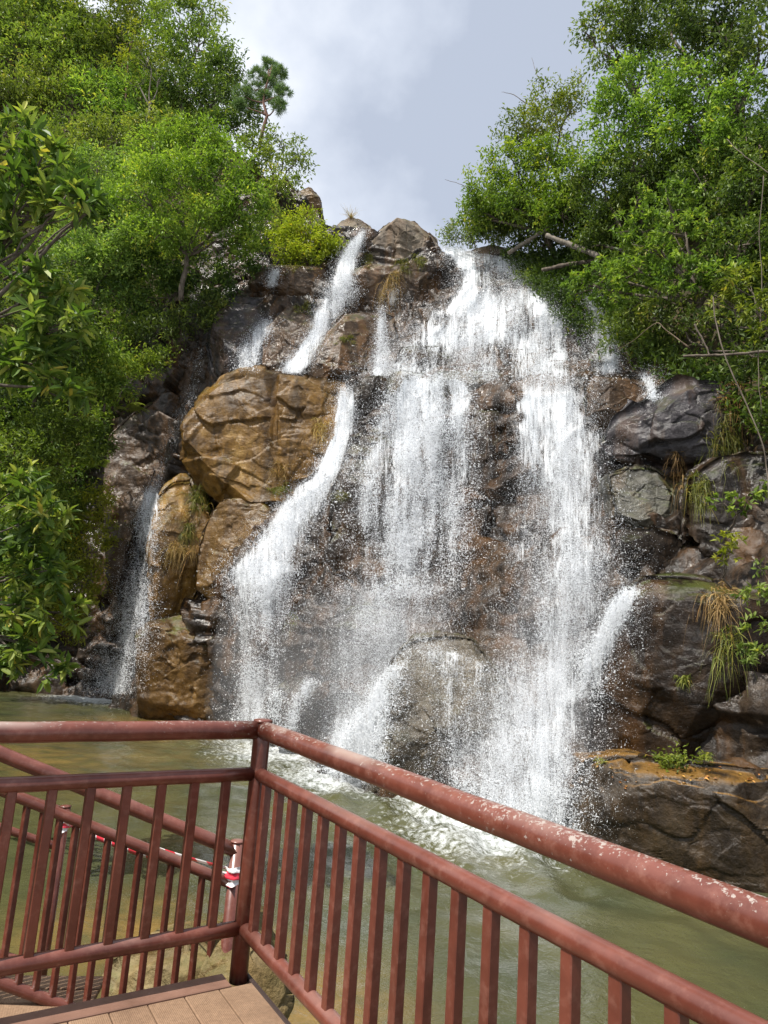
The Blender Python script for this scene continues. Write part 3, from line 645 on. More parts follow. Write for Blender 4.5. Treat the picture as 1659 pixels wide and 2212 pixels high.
    k = len(pp); sz = 0.86 * rng.uniform(size[0], size[1], k) * np.exp(rng.normal(0, 0.35, k))
    mist = int(ndrop * 1.6) if mist is None else mist
    if mist:
        m_ = rng.integers(0, k, mist); q = pp[m_] + rng.normal(0, 1, (mist, 3)) * np.array([0.16, 0.16, 0.22]) * (1 + 1.2 * spread) - np.array([0, 0.15, 0]); q = q[q[:, 2] > 0.01]
        ds_ = q[:, 1] / 15.0
        pp = np.concatenate([pp, q]); sz = np.concatenate([sz, rng.uniform(0.0022, 0.0046, len(q)) * ds_]); k = len(pp)
    Vd, Fd = drops_mesh(pp, sz, rng.uniform(1.0, 3.2, k), rng.normal(0, 0.12, (k, 2)))
    o = obj_np('spray', Vd, Fd, M['drops'], root, smooth=False); o['kind'] = 'stuff'
    return root

waterfall([(530, 946, 985, .9), (548, 952, 1030, 1), (565, 975, 1125, 1), (590, 990, 1150, .95), (620, 985, 1172, .85), (650, 950, 1205, .95), (680, 905, 1232, .92), (710, 875, 1250, .85), (740, 855, 1260, .85), (770, 835, 1266, .82), (800, 815, 1266, .78), (828, 830, 1262, .55)],
          'broad white upper cascade spreading from the notch in the skyline', cores=[[(530, 965, 40), (600, 1020, 45), (680, 1040, 110), (740, 1130, 130), (800, 1190, 90)], [(560, 1080, 60), (640, 1150, 50), (700, 1180, 60), (800, 1200, 50)], [(650, 990, 50), (740, 930, 70), (800, 880, 60)]],
          holes=[(1095, 615, 48, 32, .7), (1065, 765, 42, 22, .6), (905, 770, 38, 22, .6), (1240, 690, 22, 40, .7), (1000, 775, 40, 14, .4), (960, 690, 40, 18, .4), (1130, 700, 30, 25, .35), (1180, 760, 25, 30, .25)], ndrop=40000, spread=0.28, dscale=0.96)
waterfall([(815, 1125, 1250, .8), (840, 1112, 1268, 1), (880, 1108, 1278, .97), (950, 1112, 1293, .92), (1000, 1105, 1300, .88), (1060, 1100, 1312, .82), (1120, 1095, 1322, .8), (1200, 1090, 1335, .75), (1280, 1085, 1345, .7), (1340, 1085, 1335, .7), (1400, 1080, 1310, .72), (1460, 1060, 1290, .8), (1520, 1040, 1275, .85), (1600, 1015, 1268, .88), (1680, 990, 1262, .88), (1750, 1000, 1258, .95), (1795, 1050, 1255, .95)],
          'tallest and widest waterfall plunging into the pool beside the dark rocks', cores=[[(815, 1190, 80), (900, 1195, 80), (1000, 1225, 65), (1150, 1245, 60), (1300, 1230, 65), (1450, 1185, 70), (1600, 1165, 75), (1800, 1160, 85)], [(840, 1140, 40), (1000, 1135, 40), (1200, 1130, 40)]],
          holes=[(1130, 1100, 25, 90, .5), (1120, 1330, 40, 70, .55), (1285, 1400, 25, 60, .4)], ndrop=56000, spread=0.40, jit=10, size=(0.0035, 0.009), mist=150000, dscale=0.84, smooth=16, off=0.16)
waterfall([(1268, 1345, 1385, .75), (1300, 1320, 1368, .8), (1350, 1292, 1340, .75), (1400, 1265, 1318, .7), (1450, 1240, 1300, .7), (1510, 1215, 1280, .6)],
          'slanting jet sliding off the great brown rock into the tallest fall', ndrop=7000, spread=0.2, size=(0.004, 0.009))
waterfall([(806, 885, 955, .8), (825, 865, 1000, .95), (850, 845, 1015, .9), (900, 815, 1022, .78), (950, 795, 1024, .7), (1000, 782, 1018, .64), (1050, 772, 1012, .58), (1100, 765, 1008, .55), (1150, 758, 1004, .5), (1200, 750, 1000, .42), (1250, 745, 985, .34), (1290, 740, 960, .26)],
          'middle curtain of water spilling over the grey block and fraying into drops', cores=[[(806, 920, 70), (860, 900, 60), (960, 870, 70), (1080, 880, 60), (1200, 880, 60)], [(840, 1000, 26), (950, 1000, 22), (1100, 985, 22), (1200, 975, 25)], [(900, 830, 30), (1100, 790, 30), (1250, 770, 30)]],
          ndrop=42000, spread=0.35, jit=7)
waterfall([(1262, 690, 965, .28), (1320, 685, 975, .38), (1380, 690, 940, .42), (1440, 695, 900, .42), (1500, 715, 870, .5), (1560, 715, 840, .6), (1620, 712, 815, .7), (1690, 715, 805, .8)],
          'lower veil of spray bouncing down over the smooth dark hump', ndrop=26000, spread=0.5, jit=12, size=(0.004, 0.009), mist=90000)
waterfall([(1435, 838, 868, .15), (1480, 806, 856, .36), (1540, 760, 838, .62), (1600, 726, 822, .76), (1665, 704, 818, .85)],
          'bright narrow torrent running round the left flank of the round boulder', ndrop=14000, spread=0.25, jit=8)
waterfall([(1392, 915, 955, .35), (1412, 905, 1000, .7), (1440, 910, 1085, .5), (1500, 905, 1098, .42), (1560, 900, 1108, .36), (1620, 905, 1112, .40), (1680, 925, 1112, .5), (1750, 960, 1108, .68)],
          'thin lacy veil of water over the right half of the round boulder', cores=[[(1385, 930, 22), (1415, 938, 34)], [(1420, 1000, 60), (1480, 1060, 50), (1600, 1075, 40), (1750, 1060, 60)], [(1440, 960, 14), (1600, 975, 18), (1740, 1000, 25)]], off=0.03, ndrop=11000, spread=0.18, jit=6, size=(0.004, 0.009), mist=25000, dscale=0.86)
waterfall([(833, 732, 765, .9), (880, 728, 768, 1), (930, 722, 765, 1), (980, 700, 748, 1), (1020, 680, 735, .95), (1060, 640, 725, .9), (1090, 602, 705, .88), (1120, 585, 680, .82), (1160, 555, 660, .78), (1200, 520, 655, .8), (1230, 496, 645, .88), (1270, 488, 640, .68), (1330, 490, 628, .5), (1390, 500, 605, .42), (1440, 500, 605, .42), (1500, 510, 620, .5), (1550, 495, 605, .6), (1592, 490, 592, .6)],
          'narrow white chute bending left round the ochre boulder down to the pool', cores=[[(833, 748, 30), (1000, 712, 40), (1080, 660, 45), (1160, 600, 50), (1230, 545, 55), (1300, 520, 35), (1440, 560, 40), (1590, 540, 50)], [(1230, 590, 40), (1330, 570, 22), (1450, 570, 30)]], ndrop=34000, spread=0.3, jit=8)
waterfall([(1470, 655, 700, .4), (1510, 625, 660, .6), (1560, 612, 645, .6), (1615, 606, 640, .6)], 'thin foamy rivulet over the smooth dark boulder at the pool edge', ndrop=2500, spread=0.12, off=0.03)
waterfall([(500, 776, 795, .9), (530, 752, 782, .9), (560, 735, 772, .9), (600, 715, 768, .8), (640, 700, 772, .66), (680, 680, 738, .7), (720, 665, 712, .75), (760, 640, 692, .8), (790, 612, 668, .95), (806, 605, 652, .9)],
          'left upper stream tumbling from beside the tan crest rock', cores=[[(500, 785, 20), (600, 735, 28), (700, 690, 28), (806, 632, 35)]], ndrop=11000, spread=0.2)
waterfall([(1050, 318, 346, .9), (1080, 306, 346, .8), (1130, 292, 346, .62), (1200, 275, 342, .52), (1280, 250, 336, .45), (1360, 222, 324, .46), (1430, 200, 310, .48), (1498, 180, 298, .56)],
          'thin leftmost fall dropping in the shade of the ochre column', cores=[[(1050, 332, 22), (1200, 318, 30), (1350, 290, 40), (1498, 245, 50)]], ndrop=11000, spread=0.25, size=(0.006, 0.013), dscale=0.95)
waterfall([(755, 430, 440, .28), (810, 420, 434, .26), (860, 405, 424, .2), (920, 372, 392, .18), (980, 350, 370, .2), (1050, 334, 348, .3)], 'faint trickle sliding down to the thin leftmost fall', ndrop=700, spread=0.06, jit=3, veil=False, freefall=False)
waterfall([(690, 575, 612, .4), (720, 540, 585, .6), (755, 516, 566, .62), (800, 508, 548, .7)], 'small trickle on the wet grey slab', ndrop=2500, spread=0.1, veil=False)
waterfall([(584, 590, 604, .8), (600, 582, 598, .7), (618, 577, 592, .6)], 'tiny white spout off the mossy brown rock', ndrop=600, spread=0.06, veil=False)
waterfall([(625, 846, 860, .8), (640, 843, 856, .7), (655, 840, 852, .6)], 'tiny white spout out of the broad brown face', ndrop=500, spread=0.06, veil=False)
waterfall([(660, 814, 832, .7), (700, 815, 838, .72), (760, 812, 842, .55), (785, 802, 850, .6), (812, 790, 862, .75)], 'slim rivulet down the right edge of the angular brown rock', ndrop=4000, spread=0.15, veil=False)
waterfall([(640, 1266, 1292, .75), (680, 1274, 1306, .75), (720, 1284, 1320, .7), (760, 1290, 1328, .66), (805, 1298, 1336, .7)], 'slim side fall beneath the overhanging leaves', ndrop=7000, spread=0.18)
waterfall([(806, 1386, 1400, .8), (830, 1388, 1412, .75), (862, 1394, 1424, .6)], 'short white spout over the purple grey rock', ndrop=1500, spread=0.08, veil=False)

# drifting mist at the foot of the falls
n = NT('drifting_mist'); vs_ = n.new('VolumePrincipled'); vs_.inputs['Color'].default_value = (0.96, 0.97, 1.0, 1); vs_.inputs['Density'].default_value = 0.07; vs_.inputs['Anisotropy'].default_value = 0.2
n.l(vs_.outputs[0], n.out.inputs['Volume']); M['mist'] = n.m
S.cycles.volume_bounces = 1
def mist_blob(label, c, r, dens_=0.11):
    nu, nv = 24, 16; a = np.linspace(0, 2 * math.pi, nu, endpoint=False); b = np.linspace(0, math.pi, nv)
    V = np.array([[math.sin(t) * math.cos(p_), math.sin(t) * math.sin(p_), math.cos(t)] for t in b for p_ in a])
    V = V * (1 + 0.18 * vnoise(V * 1.7 + c[0], 21))[:, None] * np.array(r) + c; V[:, 2] = np.maximum(V[:, 2], 0.06)
    i = np.arange(nu); j = (i + 1) % nu
    Q = np.concatenate([np.stack([k * nu + i, (k + 1) * nu + i, (k + 1) * nu + j, k * nu + j], 1) for k in range(nv - 1)])
    o = obj_np('mist', V, Q, M['mist'], None); tag(o, label, 'mist', kind='stuff'); return o
mist_blob('soft mist at the foot of the tallest fall', P(1170, 1640, 13.2), (1.5, 0.9, 1.9))
mist_blob('thin mist drifting up the tallest fall', P(1200, 1420, 14.2), (1.3, 0.8, 2.2))
mist_blob('mist over the lower centre boulders', P(780, 1500, 17.2), (2.6, 1.2, 2.4))
mist_blob('mist where the narrow chute breaks up', P(560, 1460, 21.0), (1.7, 1.0, 2.6))

#@@DECK
# ------------------------------------------------------------------ platform and railings
DECK_Z = CAM_Z - 1.55
PX, PY, ANG = -0.511, 3.464, 0.555
DR = np.array([math.sin(ANG), -math.cos(ANG), 0]); DL = np.array([-math.cos(ANG), -math.sin(ANG), 0])
CORNER = np.array([PX, PY, DECK_Z])
def paint_mat(name, chips):
    n = NT(name); p = n.pos()
    c = n.ramp(n.noise(p, 2.5, 4, 0.6), [(0.35, (0.092, 0.024, 0.015)), (0.65, (0.150, 0.044, 0.028))])
    c = n.mix(n.ramp(n.noise(p, 24, 5, 0.7), [(0.5, 0.0), (0.75, 0.35)]), c, (0.33, 0.17, 0.13))
    g = n.new('NewGeometry'); s = n.new('SeparateXYZ'); n.l(g.outputs['Normal'], s.inputs[0])
    up = n.ramp(s.outputs['Z'], [(0.30, 0.0), (0.95, 1.0)])
    patch = n.noise(p, 1.9, 4, 0.6); spk = n.noise(p, 72, 6, 0.72, 0.3)
    f = n.math('ADD', n.math('MULTIPLY', up, 0.085 * chips + 0.02), n.math('ADD', n.math('MULTIPLY', patch, 0.42 * chips), spk))
    chip = n.ramp(f, [(0.875, 0.0), (0.905, 1.0)])
    c = n.mix(n.math('MULTIPLY', up, 0.30), c, (0.30, 0.125, 0.10))  # pink sheen of the lit upper side, painted into the colour
    gr = n.ramp(n.noise(p, 5.5, 6, 0.7), [(0.42, 0.0), (0.68, 0.6)]); c = n.mix(gr, c, n.mix(1.0, c, (0.42, 0.36, 0.34), 'MULTIPLY'))
    fadep = n.math('MULTIPLY', n.ramp(n.noise(n.pos((0.7, 0.7, 0.7)), 2.4, 3, 0.5), [(0.56, 0.0), (0.66, 0.75 * min(1, chips))]), up); c = n.mix(fadep, c, (0.40, 0.31, 0.27))
    c = n.mix(n.math('MULTIPLY', chip, 0.85), c, (0.33, 0.29, 0.26))
    b = n.bump(chip, -0.4, 0.004, n.bump(n.noise(p, 40, 4, 0.6), 0.12, 0.004))
    return n.done(n.principled(c, n.mix(chip, (0.29, 0.29, 0.29), (0.8, 0.8, 0.8)), b, 0.5))
M['paint_worn'] = paint_mat('peeling_red_brown_paint', 1.0)
M['paint'] = paint_mat('red_brown_paint', 0.25)

def tube(pts, r, seg=20, caps=True):
    pts = np.asarray(pts, float); n_ = len(pts)
    t = np.gradient(pts, axis=0); t /= np.linalg.norm(t, axis=1, keepdims=True)
    r = np.full(n_, r) if np.isscalar(r) else np.asarray(r)
    ref = np.array([0, 0, 1.0]) if abs(t[0, 2]) < 0.9 else np.array([1.0, 0, 0])
    V = []
    for i in range(n_):
        a = np.cross(t[i], ref); a /= np.linalg.norm(a); b = np.cross(a, t[i])
        ph = np.linspace(0, 2 * math.pi, seg, endpoint=False)
        V.append(pts[i] + r[i] * (np.cos(ph)[:, None] * a + np.sin(ph)[:, None] * b))
    V = np.concatenate(V); a = np.arange(seg); a2 = (a + 1) % seg
    Q = np.concatenate([np.stack([i * seg + a, i * seg + a2, (i + 1) * seg + a2, (i + 1) * seg + a], 1) for i in range(n_ - 1)])
    T3 = np.zeros((0, 3), int)
    if caps:
        V = np.vstack([V, pts[0], pts[-1]]); k = len(V) - 2
        T3 = np.concatenate([np.stack([np.full(seg, k), a2, a], 1), np.stack([np.full(seg, k + 1), (n_ - 1) * seg + a, (n_ - 1) * seg + a2], 1)])
    return V, Q, T3
def join(parts):
    V, Q, T3, o = [], [], [], 0
    for v, q, t in parts:
        V.append(v); Q.append(np.asarray(q, int).reshape(-1, 4) + o); T3.append(np.asarray(t, int).reshape(-1, 3) + o); o += len(v)
    return np.concatenate(V), [np.concatenate(Q), np.concatenate(T3)]
def sqbar(a, b, w, dirv, bev=0.004, twist=0.0):
    """square tube from a to b, faces along dirv, bevelled edges"""
    a = np.asarray(a, float); b = np.asarray(b, float); t = (b - a) / np.linalg.norm(b - a)
    x = np.asarray(dirv, float) - t * (t @ np.asarray(dirv)); x /= np.linalg.norm(x); y = np.cross(t, x)
    if twist: x, y = math.cos(twist) * x + math.sin(twist) * y, math.cos(twist) * y - math.sin(twist) * x
    h = w / 2; k = h - bev
    prof = [(h, -k), (h, k), (k, h), (-k, h), (-h, k), (-h, -k), (-k, -h), (k, -h)]
    V = np.array([p0 + px * x + py * y for p0 in (a, b) for px, py in prof])
    Q = np.array([[i, (i + 1) % 8, 8 + (i + 1) % 8, 8 + i] for i in range(8)])
    return V, Q, np.array([[0, i + 1, i] for i in range(1, 7)] + [[8, 8 + i, 8 + i + 1] for i in range(1, 7)])
def add(name, parts, mat, parent, smooth=True):
    V, F = join(parts if isinstance(parts, list) else [parts])
    o = obj_np(name, V, F, mat, parent, smooth); return o
def lin(a, b, n_=12, wob=0.0):
    t = np.linspace(0, 1, n_)[:, None]; p = a + (b - a) * t
    if wob: p[1:-1] += rng.normal(0, wob, (n_ - 2, 3))
    return p

rail = empty('railing', CORNER, 'red brown steel corner railing with peeling paint round the wooden platform', 'railing')
H1, H2, H3 = 1.078, 0.877, 0.205
LR, LL = 3.3, 2.5
RSTEP = 0.1415
zz = lambda h: np.array([0, 0, h])
for D, L in ((DR, LR), (DL, LL)):
    add('top_rail', tube(lin(CORNER + zz(H1) + D * 0.02, CORNER + D * L + zz(H1), 16, 0.0008), 0.042, 28), M['paint_worn'], rail)
    add('middle_rail', tube(lin(CORNER + zz(H2) + D * 0.03, CORNER + D * L + zz(H2), 14, 0.0006), 0.031, 24), M['paint'], rail)
    add('bottom_rail', tube(lin(CORNER + zz(H3) + D * 0.03, CORNER + D * L + zz(H3), 14, 0.0006), 0.032, 24), M['paint'], rail)
    k = 0.115 if D is DR else 0.155
    while k < L - 0.05:
        q = CORNER + D * k
        add('baluster', sqbar(q + zz(H3 + 0.02), q + zz(H2 - 0.02), 0.037, D, 0.003), M['paint'], rail, False)
        k += RSTEP if D is DR else 0.148
add('post', [tube([CORNER + zz(-0.02), CORNER + zz(0.5), CORNER + zz(H1 - 0.06), CORNER + zz(H1 + 0.035)], 0.041, 28),
             tube([CORNER + zz(H1 + 0.034), CORNER + zz(H1 + 0.046), CORNER + zz(H1 + 0.05)], [0.046, 0.046, 0.03], 28)], M['paint'], rail)
add('post', [tube([CORNER + DR * 2.9 + zz(-0.02), CORNER + DR * 2.9 + zz(H1)], 0.038, 24)], M['paint'], rail)

# platform boards
n = NT('ribbed_brown_composite_boards'); p = n.pos()
dq = n.new('VectorMath', operation='DOT_PRODUCT'); n.l(p, dq.inputs[0]); dq.inputs[1].default_value = tuple(DL)
rib = n.math('SINE', n.math('MULTIPLY', dq.outputs['Value'], 2 * math.pi / 0.0075))
c = n.ramp(n.noise(p, 3.0, 5, 0.65), [(0.3, (0.19, 0.115, 0.07)), (0.7, (0.31, 0.20, 0.125))])
c = n.mix(0.35, c, n.mix(1.0, c, n.ramp(n.noise(p, 60, 3, 0.6), [(0.3, 0.5), (0.7, 1.3)]), 'MULTIPLY'))
c = n.mix(n.ramp(n.noise(p, 1.6, 6, 0.7), [(0.5, 0.0), (0.7, 0.55)]), c, (0.12, 0.075, 0.048))
M['board'] = n.done(n.principled(c, 0.7, n.bump(rib, 0.25, 0.003, n.bump(n.noise(p, 120, 2), 0.2, 0.002)), 0.3))
n = NT('dark_brown_edge_trim'); p = n.pos()
c = n.ramp(n.noise(p, 6, 4, 0.6), [(0.3, (0.13, 0.068, 0.045)), (0.7, (0.22, 0.12, 0.085))])
M['trim'] = n.done(n.principled(c, 0.6, n.bump(n.noise(p, 50, 3), 0.2, 0.003), 0.35))
n = NT('dark_under_frame'); M['frame'] = n.done(n.principled((0.035, 0.02, 0.016), 0.6))
def obox(o, ex, ey, lx, ly, z0, z1, bev=0.004):
    """box on an oriented frame: o corner, ex/ey unit axes, from lx[0]..lx[1], ly[0]..ly[1]"""
    out = []
    for z, s in ((z0, 0), (z1 - bev, 0), (z1, bev)):
        for a, b in ((lx[0] + s, ly[0] + s), (lx[1] - s, ly[0] + s), (lx[1] - s, ly[1] - s), (lx[0] + s, ly[1] - s)):
            q = o + ex * a + ey * b; out.append([q[0], q[1], z])
    Q = [[0, 3, 2, 1], [8, 9, 10, 11]]
    for l in (0, 4):
        for i in range(4): j = (i + 1) % 4; Q.append([l + i, l + j, l + 4 + j, l + 4 + i])
    return np.array(out), np.array(Q), np.zeros((0, 3), int)
deck = empty('platform', CORNER + zz(-0.2), 'brown boarded viewing platform inside the corner railing', 'platform')
DO = CORNER + DR * 0.0 + DL * 0.0
parts = []; k = -0.035
while k < 2.9:
    parts.append(obox(DO, DL, DR, (k, k + 0.149), (0.075, 4.2), DECK_Z - 0.028, DECK_Z + rng.normal(0, 0.0006)))
    k += 0.153
add('boards', parts, M['board'], deck, False)
add('edge_trim', [obox(DO, DL, DR, (0.06, 2.9), (-0.045, 0.072), DECK_Z - 0.05, DECK_Z + 0.006), obox(DO, DL, DR, (0.06, 2.9), (-0.065, -0.047), DECK_Z - 0.12, DECK_Z - 0.004)], M['trim'], deck, False)
add('frame', [obox(DO, DL, DR, (-0.06, -0.038), (-0.05, 4.2), DECK_Z - 0.15, DECK_Z - 0.003), obox(DO, DL, DR, (0.0, 2.9), (0.02, 0.12), DECK_Z - 0.25, DECK_Z - 0.055), obox(DO, DL, DR, (0.0, 0.1), (0.13, 4.2), DECK_Z - 0.25, DECK_Z - 0.055)], M['frame'], deck, False)
for dd in (0.35, 2.6):
    add('support', [tube([CORNER + DR * dd + DL * 0.25 + zz(-2.2), CORNER + DR * dd + DL * 0.25 + zz(-0.2)], 0.06, 16)], M['frame'], deck)
#@@STAIR
# ------------------------------------------------------------------ railings of the stairs below, and the tape tied between them
def stair_rail(name, label, A, B, mid, low, spacing, post_len, start=0.1):
    A = np.asarray(A); B = np.asarray(B); r_ = empty(name, np.array([B[0], B[1], B[2] - post_len]), label, 'railing', 'stair rails beyond the platform')
    D = B - A; L = np.linalg.norm(D); D = D / L; Dh = D.copy(); Dh[2] = 0; Dh /= np.linalg.norm(Dh)
    add('top_rail', tube(lin(A, B, 12, 0.0006), 0.040, 24), M['paint_worn' if False else 'paint'], r_)
    add('middle_rail', tube(lin(A - zz(mid), B - zz(mid), 10, 0.0005), 0.031, 22), M['paint'], r_)
    add('bottom_rail', tube(lin(A - zz(low), B - zz(low), 10, 0.0005), 0.031, 22), M['paint'], r_)
    k = L - start
    while k > 0.05:
        q = A + D * k
        add('baluster', sqbar(q - zz(low - 0.01), q - zz(mid + 0.01), 0.032, Dh, 0.003, math.pi / 4), M['paint'], r_, False)
        k -= spacing
    add('post', [tube([B - zz(post_len), B + zz(0.05)], 0.040, 24), tube([B + zz(0.049), B + zz(0.058), B + zz(0.062)], [0.043, 0.043, 0.02], 24)], M['paint'], r_)
    return r_
A1, B1 = P(-200, 1545, 4.05), P(512, 1838, 4.42)
stair_rail('stair_rail', 'red brown stair rail sloping down behind the platform railing, tape tied at its post', A1, B1, 0.185, 1.12, 0.098, 2.3)
A2, B2 = P(-160, 1650, 5.6), P(140, 1757, 5.95)
stair_rail('stair_rail', 'farther short red brown stair rail ending at a capped post in front of the pool', A2, B2, 0.26, 1.13, 0.16, 2.2, 0.14)
n = NT('red_white_barrier_tape'); fl = n.attr('flow', True); sx_ = n.new('SeparateXYZ'); n.l(fl, sx_.inputs[0])
st_ = n.ramp(n.math('FRACT', n.math('MULTIPLY', sx_.outputs['X'], 4.2)), [(0.0, 0.0), (0.5, 1.0)], 'CONSTANT')
c = n.mix(st_, (0.80, 0.76, 0.76), (0.62, 0.035, 0.06)); M['tape'] = n.done(n.principled(c, 0.35))
def tape_strip(a, b, sag, w, tw):
    t = np.linspace(0, 1, 40); c = a + (b - a) * t[:, None]; c[:, 2] -= sag * 4 * t * (1 - t)
    d = (b - a) / np.linalg.norm(b - a); s = np.cross(d, [0, 0, 1]); s /= np.linalg.norm(s)
    ph = tw * np.sin(t * 5.0) + 1.2
    off = (np.cos(ph)[:, None] * s + np.sin(ph)[:, None] * np.array([0, 0, 1])) * w / 2
    th = 0.0006 * np.cross(off, d) / (w / 2)
    V = np.concatenate([c - off + th, c + off + th, c + off - th, c - off - th]); k = len(t); i = np.arange(k - 1)
    Q = np.concatenate([np.stack([j * k + i, j * k + i + 1, ((j + 1) % 4) * k + i + 1, ((j + 1) % 4) * k + i], 1) for j in range(4)])
    L = np.linalg.norm(b - a) * t
    return V, Q, np.zeros((0, 3), int), np.tile(np.stack([L, L * 0, L * 0], 1), (4, 1))
TA, TB = B2 + np.array([0.0, -0.03, -0.03]), B1 + np.array([-0.035, -0.02, -0.115])
tape = empty('barrier_tape', (TA + TB) / 2, 'red and white barrier tape stretched between the two stair posts', 'tape')
for i, (dz, sg, w, tw) in enumerate(((0.02, 0.02, 0.034, 0.4), (-0.015, 0.045, 0.046, 0.25))):
    V, Q, T3, fa = tape_strip(TA + zz(dz), TB + zz(dz), sg, w, tw)
    obj_np('tape_strand', V, [Q, T3], M['tape'], tape, colors={'flow': fa})
def knot(c, r0, seed):
    a = np.linspace(0, 2 * math.pi, 26); h = np.linspace(-0.05, 0.05, 12); V = []
    for z in h:
        rr = r0 + 0.012 * vnoise(np.stack([np.cos(a) * 2.2 + seed, np.sin(a) * 2.2, np.full_like(a, z * 40)], 1), 3) + 0.004
        rr = rr + 0.006 * np.sin(z * 160 + a * 2); V.append(np.stack([c[0] + rr * np.cos(a), c[1] + rr * np.sin(a), np.full_like(a, c[2] + z) + 0.012 * np.sin(a * 1.0 + 1)], 1))
    k = 26; V = np.concatenate(V); Q = np.concatenate([np.stack([i * k + np.arange(25), i * k + np.arange(1, 26), (i + 1) * k + np.arange(1, 26), (i + 1) * k + np.arange(25)], 1) for i in range(11)])
    fa = np.stack([(V[:, 2] - c[2]) * 3.2 + 0.20 + 0.02 * np.sin(np.arctan2(V[:, 1] - c[1], V[:, 0] - c[0])), V[:, 0] * 0, V[:, 0] * 0], 1)
    return V, Q, fa
for c_, r0, sd_ in ((np.array([B1[0], B1[1], TB[2] - 0.01]), 0.048, 2.0), (np.array([B2[0], B2[1], TA[2] - 0.05]), 0.044, 5.0)):
    V, Q, fa = knot(c_, r0, sd_); obj_np('wrapped_knot', V, Q, M['tape'], tape, colors={'flow': fa})
# landing board below the platform edge
land = empty('stair_landing', P(60, 2140, 4.7), 'sunlit brown boarded landing below the left edge of the platform', 'stairs')
LZ = P(60, 2112, 4.5)[2]
lo = P(110, 2112, 4.5); lo[2] = 0
add('tread', [obox(lo, np.array([1.0, 0.12, 0]), np.array([-0.12, 1.0, 0]), (-1.8, 0.30), (-0.9 + 0.16 * i, -0.755 + 0.16 * i), LZ - 0.03, LZ + 0.001 * (i % 2)) for i in range(6)], M['board'], land, False)
add('riser', obox(lo, np.array([1.0, 0.12, 0]), np.array([-0.12, 1.0, 0]), (-1.8, 0.26), (-0.85, 0.02), LZ - 0.25, LZ - 0.034), M['frame'], land, False)

#@@PLANTS
# ------------------------------------------------------------------ plants
def leaf_mat(name, dark, mid, light, trans=0.32, rough=0.55, spec=0.25):
    n = NT(name)
    t = n.attr('tint'); oi = n.new('ObjectInfo')
    c = n.ramp(t, [(0.0, dark), (0.5, mid), (0.93, light), (1.0, (light[0] * 1.35, light[1] * 1.05, light[2] * 0.9))])
    hs = n.new('HueSaturation'); n.l(c, hs.inputs['Color']); n.l(n.math('ADD', n.math('MULTIPLY', oi.outputs['Random'], 0.5), 0.76), hs.inputs['Value'])
    n.l(n.math('ADD', n.math('MULTIPLY', oi.outputs['Random'], 0.03), 0.485), hs.inputs['Hue'])
    p = n.new('BsdfPrincipled'); n.l(hs.outputs[0], p.inputs['Base Color']); p.inputs['Roughness'].default_value = rough; p.inputs['Specular IOR Level'].default_value = spec
    tr = n.new('BsdfTranslucent'); tc_ = n.mix(1.0, hs.outputs[0], (1.5, 1.6, 0.7), 'MULTIPLY'); n.l(tc_, tr.inputs[0])
    m = n.new('MixShader'); m.inputs[0].default_value = trans; n.l(p.outputs[0], m.inputs[1]); n.l(tr.outputs[0], m.inputs[2])
    return n.done(m.outputs[0])
M['leaf_olive'] = leaf_mat('olive_green_leaves', (0.050, 0.080, 0.015), (0.150, 0.205, 0.032), (0.32, 0.365, 0.075), 0.34, 0.5, 0.28)
M['leaf_bright'] = leaf_mat('bright_green_leaves', (0.055, 0.095, 0.014), (0.165, 0.235, 0.028), (0.34, 0.39, 0.065), 0.36, 0.5, 0.28)
M['leaf_yellow'] = leaf_mat('yellow_green_leaves', (0.12, 0.165, 0.016), (0.27, 0.32, 0.028), (0.44, 0.45, 0.055), 0.4, 0.5, 0.28)
M['leaf_pale'] = leaf_mat('pale_green_leaves', (0.06, 0.10, 0.020), (0.145, 0.20, 0.040), (0.28, 0.34, 0.085), 0.36, 0.5, 0.28)
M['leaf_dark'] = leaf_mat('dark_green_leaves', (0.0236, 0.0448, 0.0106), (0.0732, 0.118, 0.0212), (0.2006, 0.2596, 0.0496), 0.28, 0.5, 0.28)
M['leaf_mid'] = leaf_mat('mid_green_leaves', (0.0448, 0.0826, 0.0142), (0.1357, 0.2065, 0.0295), (0.3068, 0.3776, 0.0649), 0.34, 0.5, 0.28)
M['leaf_big'] = leaf_mat('large_glossy_leaves', (0.035, 0.065, 0.012), (0.105, 0.155, 0.026), (0.32, 0.32, 0.075), 0.32, 0.5, 0.28)
M['leaf_broad'] = leaf_mat('yellowish_green_leaves', (0.05, 0.095, 0.013), (0.145, 0.215, 0.026), (0.30, 0.36, 0.05), 0.36, 0.5, 0.28)
M['needle'] = leaf_mat('pine_needles', (0.05, 0.09, 0.03), (0.11, 0.175, 0.06), (0.21, 0.27, 0.11), 0.25, 0.5, 0.28)
M['dry_grass'] = leaf_mat('dry_grass', (0.16, 0.10, 0.035), (0.30, 0.20, 0.075), (0.42, 0.31, 0.13), 0.3, 0.6, 0.2)
M['green_grass'] = leaf_mat('green_grass', (0.07, 0.095, 0.015), (0.15, 0.17, 0.028), (0.27, 0.25, 0.06), 0.35, 0.5, 0.3)
def bark_mat(name, a, b):
    n = NT(name); p = n.pos((1, 1, 0.25)); f = n.noise(p, 9, 5, 0.65)
    return n.done(n.principled(n.ramp(f, [(0.3, a), (0.7, b)]), 0.85, n.bump(f, 0.6, 0.02), 0.2))
M['bark'] = bark_mat('grey_brown_bark', (0.045, 0.035, 0.026), (0.17, 0.14, 0.11))
M['bark_red'] = bark_mat('reddish_pine_bark', (0.07, 0.035, 0.025), (0.20, 0.11, 0.085))
M['deadwood'] = bark_mat('bleached_dead_wood', (0.09, 0.075, 0.058), (0.25, 0.22, 0.18))
